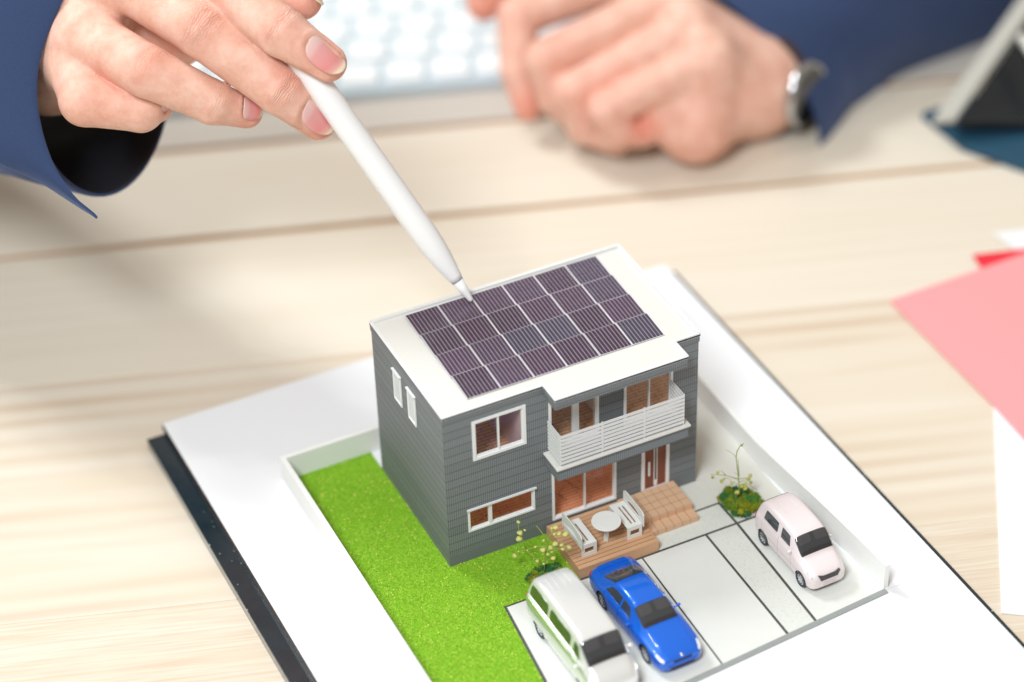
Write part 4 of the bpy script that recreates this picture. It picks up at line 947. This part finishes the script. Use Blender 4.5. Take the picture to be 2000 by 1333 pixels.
PL = (12, 60, TZ)
person = thing('person', 'person in navy suit, one hand holding the stylus and the other resting on the table', 'person', PL)
def J(px, py, d, r): return (cp(px, py, d), r)
idx = [J(235,-165,80.8,1.1), J(405,-46,78.9,.92), J(552,64,77.9,.80), J(641,124,78.1,.60)]
mid3 = [J(222,-55,80.3,1.0), J(398,60,78.5,.92), J(548,178,78.9,.79), J(622,238,79.7,.60)]
rng3 = [J(170,74,80.3,.95), J(288,140,78.5,.84), J(415,200,79.1,.72), J(482,220,79.8,.52)]
pky = [J(150,125,80.8,.95), J(166,197,79.4,.83), J(275,215,79.6,.72), J(308,208,80.4,.52)]
thb = [J(150,10,84,1.3), J(330,70,82.9,1.05), J(480,22,81.4,.90), J(590,0,80.3,.66)]
WR = cp(95,105,83.4)
palm = [(cp(-160,-20,88.5), WR, 2.3, 1.85)]+[(WR, f_[0][0], 1.75, r_) for f_, r_ in ((idx,1.25),(mid3,1.25),(rng3,1.15),(pky,1.05))]+[(WR, thb[1][0], 1.7, 1.1)]
def dirn(a, b): d = b-a; return d/np.linalg.norm(d)
def mk(fg, i, dors, wd=.42, a=1.0): return (fg[i][0], dirn(fg[i-1][0], fg[min(i+1,len(fg)-1)][0]), dors, wd, a, [k for k, q in enumerate((idx,mid3,rng3,pky,thb)) if q is fg][0])
up_ = cv(.15,.45,-.88)
cre = [mk(idx,2,up_,.30,.9), mk(idx,1,up_,.5,1), mk(mid3,1,up_,.5,1), mk(mid3,2,up_,.30,.9), mk(rng3,1,up_,.4,.6), mk(rng3,2,up_,.25,.4), mk(pky,1,up_,.35,.3)]
reds = [(idx[2][0]+up_*.5,.7,.35),(mid3[1][0]+up_*.6,.8,.40),(mid3[2][0]+up_*.5,.7,.40),(rng3[1][0]+up_*.5,.7,.45),(pky[1][0],.9,.35),(idx[3][0],.8,.55),(mid3[3][0],.8,.7),(rng3[3][0],.8,.7),(thb[3][0],1.0,.7),(cp(230,160,79.5),.9,.5),(pky[3][0],.8,.45),(cp(340,95,81.5),1.0,.5),(cp(480,60,79.0),.8,.3)]
nl = [(cp(637,110,77.6), dirn(cp(600,83,77.8), cp(672,135,77.9)), cv(.22,.42,-.88), .98, 1.42, 0),
      (cp(617,232,79.2), dirn(cp(590,212,79.1), cp(650,262,79.8)), cv(.30,.30,-.90), .95, 1.35, 1),
      (cp(489,213,79.5), dirn(cp(470,210,79.3), cp(512,222,80.0)), cv(.55,.10,-.80), .80, .85, 2),
      (cp(604,-2,80.2), dirn(cp(575,-25,80.5), cp(612,20,80.2)), cv(.80,.55,-.25), .75, .95, 4),
      (cp(306,206,79.9), cv(.55,.10,.80), cv(.85,.10,-.45), .60, .60, 3)]
build_hand(person, palm, [idx, mid3, rng3, pky, thb], .062, creases=cre, reds=reds, nails=nl)

idx2 = [J(1215,-45,101.5,1.15), J(1012,32,100.6,.92), J(1012,140,100.4,.80), J(1030,212,100.5,.60)]
mid2 = [J(1300,5,99.6,1.12), J(1068,118,98.9,.95), J(1085,190,99.4,.82), J(1140,238,100,.68)]
rng2 = [J(1350,58,98.4,1.1), J(1118,182,98.1,.92), J(1140,245,98.8,.80), J(1205,275,99.2,.66)]
pky2 = [J(1385,118,97.6,1.0), J(1184,214,97.2,.82), J(1208,256,97.8,.72), J(1255,262,98.2,.6)]
thb2 = [J(1150,-120,103,1.3), J(1010,-60,102.4,1.1), J(955,-10,102,.95), J(945,8,102,.80)]
W2 = cp(1470,165,100.3); heel = cp(1358,246,98.6)
palm2 = [(cp(1690,-5,106), W2, 1.75, 1.95)]+[(W2, f_[0][0], 1.85, r_) for f_, r_ in ((idx2,1.15),(mid2,1.08),(rng2,1.05),(pky2,.98))]+[(W2, heel, 1.8, 1.35), (heel, cp(1290,225,98.3), 1.3, 1.0), (heel, pky2[0][0], 1.3, 1.1)]
reds2 = [(q[1][0],.9,.4) for q in (idx2,mid2,rng2,pky2)]+[(cp(1255,250,97.5),.7,.8),(idx2[3][0],1,.8),(thb2[3][0],1.3,.9),(heel,1.8,.35),(cp(1100,60,98.5),1,.3),(cp(1200,150,97.5),1,.3)]
_sh = lambda fg: [(p, r*(.93 if i else .88)) for i, (p, r) in enumerate(fg)]
build_hand(person, palm2, [_sh(q) for q in (idx2, mid2, rng2, pky2, thb2)], .12, kf=.22, floor=TZ+.01, reds=reds2)

# sleeves
def cloth_mat():
    m = mat('navy_wool', (.045,.085,.26), .8, spec=.15); n = N(m); c = n.cm(); n.b.inputs['Sheen Weight'].default_value = .35; n.b.inputs['Sheen Tint'].default_value = (.5,.6,1,1)
    f = n.noise(c, 22, 3, .7); n.color(n.mix(f, (.020,.038,.095), (.038,.064,.145))); n.bump(f, .02, .5); return m
M_cloth = cloth_mat(); M_lining = mat('black_lining', (.008,.010,.016), .6)
PO = np.array(PL)
def sleeve(rings, label, button=None):
    """rings: (centre, unit a, ra, unit b, rb)"""
    n_ = 72; rs = []; K = len(rings); fine = []
    for i in range(K-1):
        for t in np.linspace(0, 1, 10, endpoint=False): fine.append((i, t))
    fine.append((K-2, 1.0)); R = []
    for q, (i, t) in enumerate(fine):
        A, B = rings[i], rings[i+1]; t = t
        c = A[0]*(1-t)+B[0]*t; a = A[1]*A[2]*(1-t)+B[1]*B[2]*t; b_ = A[3]*A[4]*(1-t)+B[3]*B[4]*t
        ring = []
        for k in range(n_):
            th = 2*math.pi*k/n_; s_ = q/10.0
            wob = 1+.025*math.sin(3*th+s_*2.2)+.035*math.sin(2*th-s_*1.7+1)*min(1,s_)+.02*math.sin(7*th+s_*5)*min(1,s_*.7)
            ring.append(c+(a*math.cos(th)+b_*math.sin(th))*wob-PO)
        R.append(ring)
    b = MB(); R = np.array(R); b.rings(R, cap=False)
    o = b.build('sleeve', [M_cloth, M_lining], person, smooth=True, loc=(0,0,0))
    # orient outward, then thickness with dark lining inside
    md = o.modifiers.new('solid', 'SOLIDIFY'); md.thickness = .16*S; md.offset = -1; md.material_offset = 1; md.material_offset_rim = 0
    sb = o.modifiers.new('sub', 'SUBSURF'); sb.levels = sb.render_levels = 1
    return o
nL = cv(.80,-.05,-.60); hL = cv(.60,.05,.80); vL = np.cross(nL, hL); vL = vL/np.linalg.norm(vL); vL = vL if vL@CU > 0 else -vL
c0 = cp(198,170,83.0)
sl1 = sleeve([(c0+nL*.0, hL, 3.35, vL, 3.65), (c0-nL*3.2+CU*.7, hL, 3.7, vL, 3.8), (c0-nL*7+CU*1.8, hL, 4.4, vL, 4.3), (c0-nL*14+CU*3, hL, 5.2, vL, 5.4), (c0-nL*22+CU*7, hL, 6, vL, 6)], 'left')
# cuff vent flap hanging at the lower edge
vent = MB(); P = []
ca = [(150,-40),(104,40),(74,125),(72,200),(84,262),(104,322),(142,380),(192,428)]; cb = [(-200,-60),(-190,0),(-150,110),(-60,265),(-10,328),(55,345),(118,385),(190,431)]
for (ax_, ay_), (bx_, by_) in zip(ca, cb):
    P.append([cp(ax_+(bx_-ax_)*t, ay_+(by_-ay_)*t, 79.75+.5*t-.25*math.sin(math.pi*t))-PO for t in np.linspace(0,1,6)])
o = vent.grid(P).build('cuff_flap', M_cloth, person, smooth=True, loc=(0,0,0)); md = o.modifiers.new('solid','SOLIDIFY'); md.thickness = .15*S
sb = o.modifiers.new('sub','SUBSURF'); sb.levels = sb.render_levels = 2
nR = cv(-.62,-.52,-.58); a1 = cv(.68,-.72,.0); a1 = a1-nR*(a1@nR); a1 /= np.linalg.norm(a1); b1 = np.cross(nR, a1)
c1 = cp(1428,160,101.6)
sl2 = sleeve([(c1, a1, 4.8, b1, 3.3), (c1-nR*3, a1, 4.2, b1, 3.7), (c1-nR*7+CR*.4, a1, 4.7, b1, 4.3), (c1-nR*14+CR*2, a1, 5.6, b1, 5.4), (c1-nR*24+CR*4, a1, 6.5, b1, 6.5)], 'right')
# wristwatch
M_strap = mat('dark_leather_strap', (.05,.022,.015), .5); M_steel = mat('polished_steel', (.58,.59,.61), .15, metal=1)
wc = cp(1482,158,100.7); wa = dirn(cp(1470,165,100.3), cp(1690,-5,106)); wu = cv(.92,-.18,-.38); wu = wu-wa*(wu@wa); wu /= np.linalg.norm(wu); wv_ = np.cross(wa, wu)
watch = thing('wristwatch', 'steel wristwatch with dark strap on the wrist at the navy cuff', 'watch', wc)
R = []
for k in range(40):
    th = 2*math.pi*k/40; rd = wu*math.cos(th)+wv_*math.sin(th); rr = 2.12
    R.append([rd*rr-wa*.5, rd*(rr+.12)-wa*.47, rd*(rr+.12)+wa*.47, rd*rr+wa*.5])
b = MB(); R = np.array(R); n4 = 4; b.add(R.reshape(-1,3), [(i*4+j, i*4+(j+1)%4, ((i+1)%40)*4+(j+1)%4, ((i+1)%40)*4+j) for i in range(40) for j in range(4)])
b.build('strap', M_strap, watch, smooth=False)
def disc(c, ax, r0, prof_): 
    u_ = np.cross(ax, [0,0,1]); u_ /= np.linalg.norm(u_); v_ = np.cross(ax, u_); return [[c+ax*h+(u_*math.cos(t)+v_*math.sin(t))*r for t in np.arange(40)*2*math.pi/40] for r, h in prof_]
MB().rings(disc(wu*1.95, wu, 1, [(1.2,0),(1.38,.1),(1.40,.32),(1.3,.45),(1.2,.46),(1.16,.42)])).build('watch_case', M_steel, watch, smooth=True)
MB().rings(disc(wu*1.95, wu, 1, [(1.17,.40),(1.17,.43)])).build('watch_face', M_black, watch)

# ------------------------------------------------------------------ keyboard
KA = math.radians(-19.2); KO = (11.2, 27.85, TZ)
kb = thing('keyboard', 'slim white computer keyboard lying behind the hands', 'keyboard', KO, KA)
M_kbbase = mat('keyboard_alu', (.50,.59,.64), .45); M_key = mat('white_key', (.86,.89,.90), .4)
MB().prism(rrect(-17,17,.0,11.5,.5), .02, .42).build('keyboard_body', M_kbbase, kb, bevel=.05)
key = None
for r in range(5):
    xs_ = -16.6+(.35*r*1.3 % 1.2); wds = [1.9]*17
    for k in range(17):
        x0 = xs_+k*1.94
        if x0+1.7 > 16.8: continue
        if key is None:
            kbm = MB().prism(rrect(-.80,.80,-.76,.76,.18), 0, .18); key = kbm.build('key', M_key, kb, loc=(x0+.84, .35+.9, .421), bevel=.04)
        else: copy_of(key, (x0+.84, 1.25+r*1.92, .421), kb)

# ------------------------------------------------------------------ tablet on stand, papers
M_alu = mat('tablet_silver', (.58,.58,.53), .4, metal=.3); M_blk = mat('tablet_black', (.01,.013,.016), .25); M_teal = mat('teal_cover', (.008,.06,.11), .7)
tb = thing('tablet', 'silver edged tablet propped on a dark cover at the right edge of the table', 'tablet', (31,13.5,TZ))
def wpt(px, py, d): return cp(px, py, d)-np.array([31,13.5,TZ])
def slabq(name, q, th, m):                      # q: four points of a face, thickened away along its normal
    q = [np.array(p) for p in q]; nn = np.cross(q[1]-q[0], q[3]-q[0]); nn /= np.linalg.norm(nn); r_ = [p+nn*th for p in q]
    return MB().add(q+r_, [(0,1,2,3),(7,6,5,4),(0,4,5,1),(1,5,6,2),(2,6,7,3),(3,7,4,0)]).build(name, m, tb, loc=(0,0,0), bevel=.08)
A0, A1 = wpt(1822,232,99.2), wpt(2030,-60,104.5)
slabq('silver_edge', [A0, A1, A1+CR*.95+CU*.1, A0+CR*.95+CU*.05], .35, M_alu)
slabq('screen_back', [A0+CR*1.0-CU*.15, A1+CR*1.0, A1+CR*12+CF*3, A0+CR*12-CU*.4+CF*2], .5, M_blk)
slabq('stand_strut', [wpt(1985,70,100.5), wpt(2000,60,100.5), wpt(2050,130,99.5), wpt(2035,145,99.5)], .4, M_alu)
b = MB().prism([(28.9-31,16.2-13.5),(29.0-31,13.3-13.5),(31.6-31,8.2-13.5),(40-31,6-13.5),(44-31,16-13.5)], .0, .35); b.build('cover_base', M_teal, tb, bevel=.08)
def paper(name, label, poly, z, m, th=.03, cat='paper'):
    cx, cy = poly[0]
    return tag(MB().prism(poly, 0, th).xf(lambda p: p-np.array([cx,cy,0])).build(name, m, loc=(cx,cy,z), bevel=.004), label, cat)
M_pinkp = paper_mat('pink_paper', (.90,.35,.36), .6, .004, .03, 6); M_redp = paper_mat('red_paper', (.75,.03,.05), .6, .004, .03, 6)
paper('paper_sheet', 'white paper sheet lying under the pink folder at the right edge', [(14.95,-9.45),(21.6,.6),(29,-4.3),(22,-14.6)], TZ+.005, M_sheet, .05)
paper('paper_sheet', 'white paper corner showing beyond the red folder', [(26.75,7.95),(33,6),(33,2),(27.1,4)], TZ+.06, M_sheet)
paper('paper_folder', 'red paper folder whose corner shows above the pink folder', [(25.2,7.1),(34,4.3),(31,-3),(24.2,3.0)], TZ+.10, M_redp, cat='folder')
paper('paper_folder', 'large pink paper folder at the right edge of the table', [(20.83,6.06),(36,6.3),(36,-14),(20.4,-4.8),(20.66,-1.0)], TZ+.14, M_pinkp, .06, cat='folder')
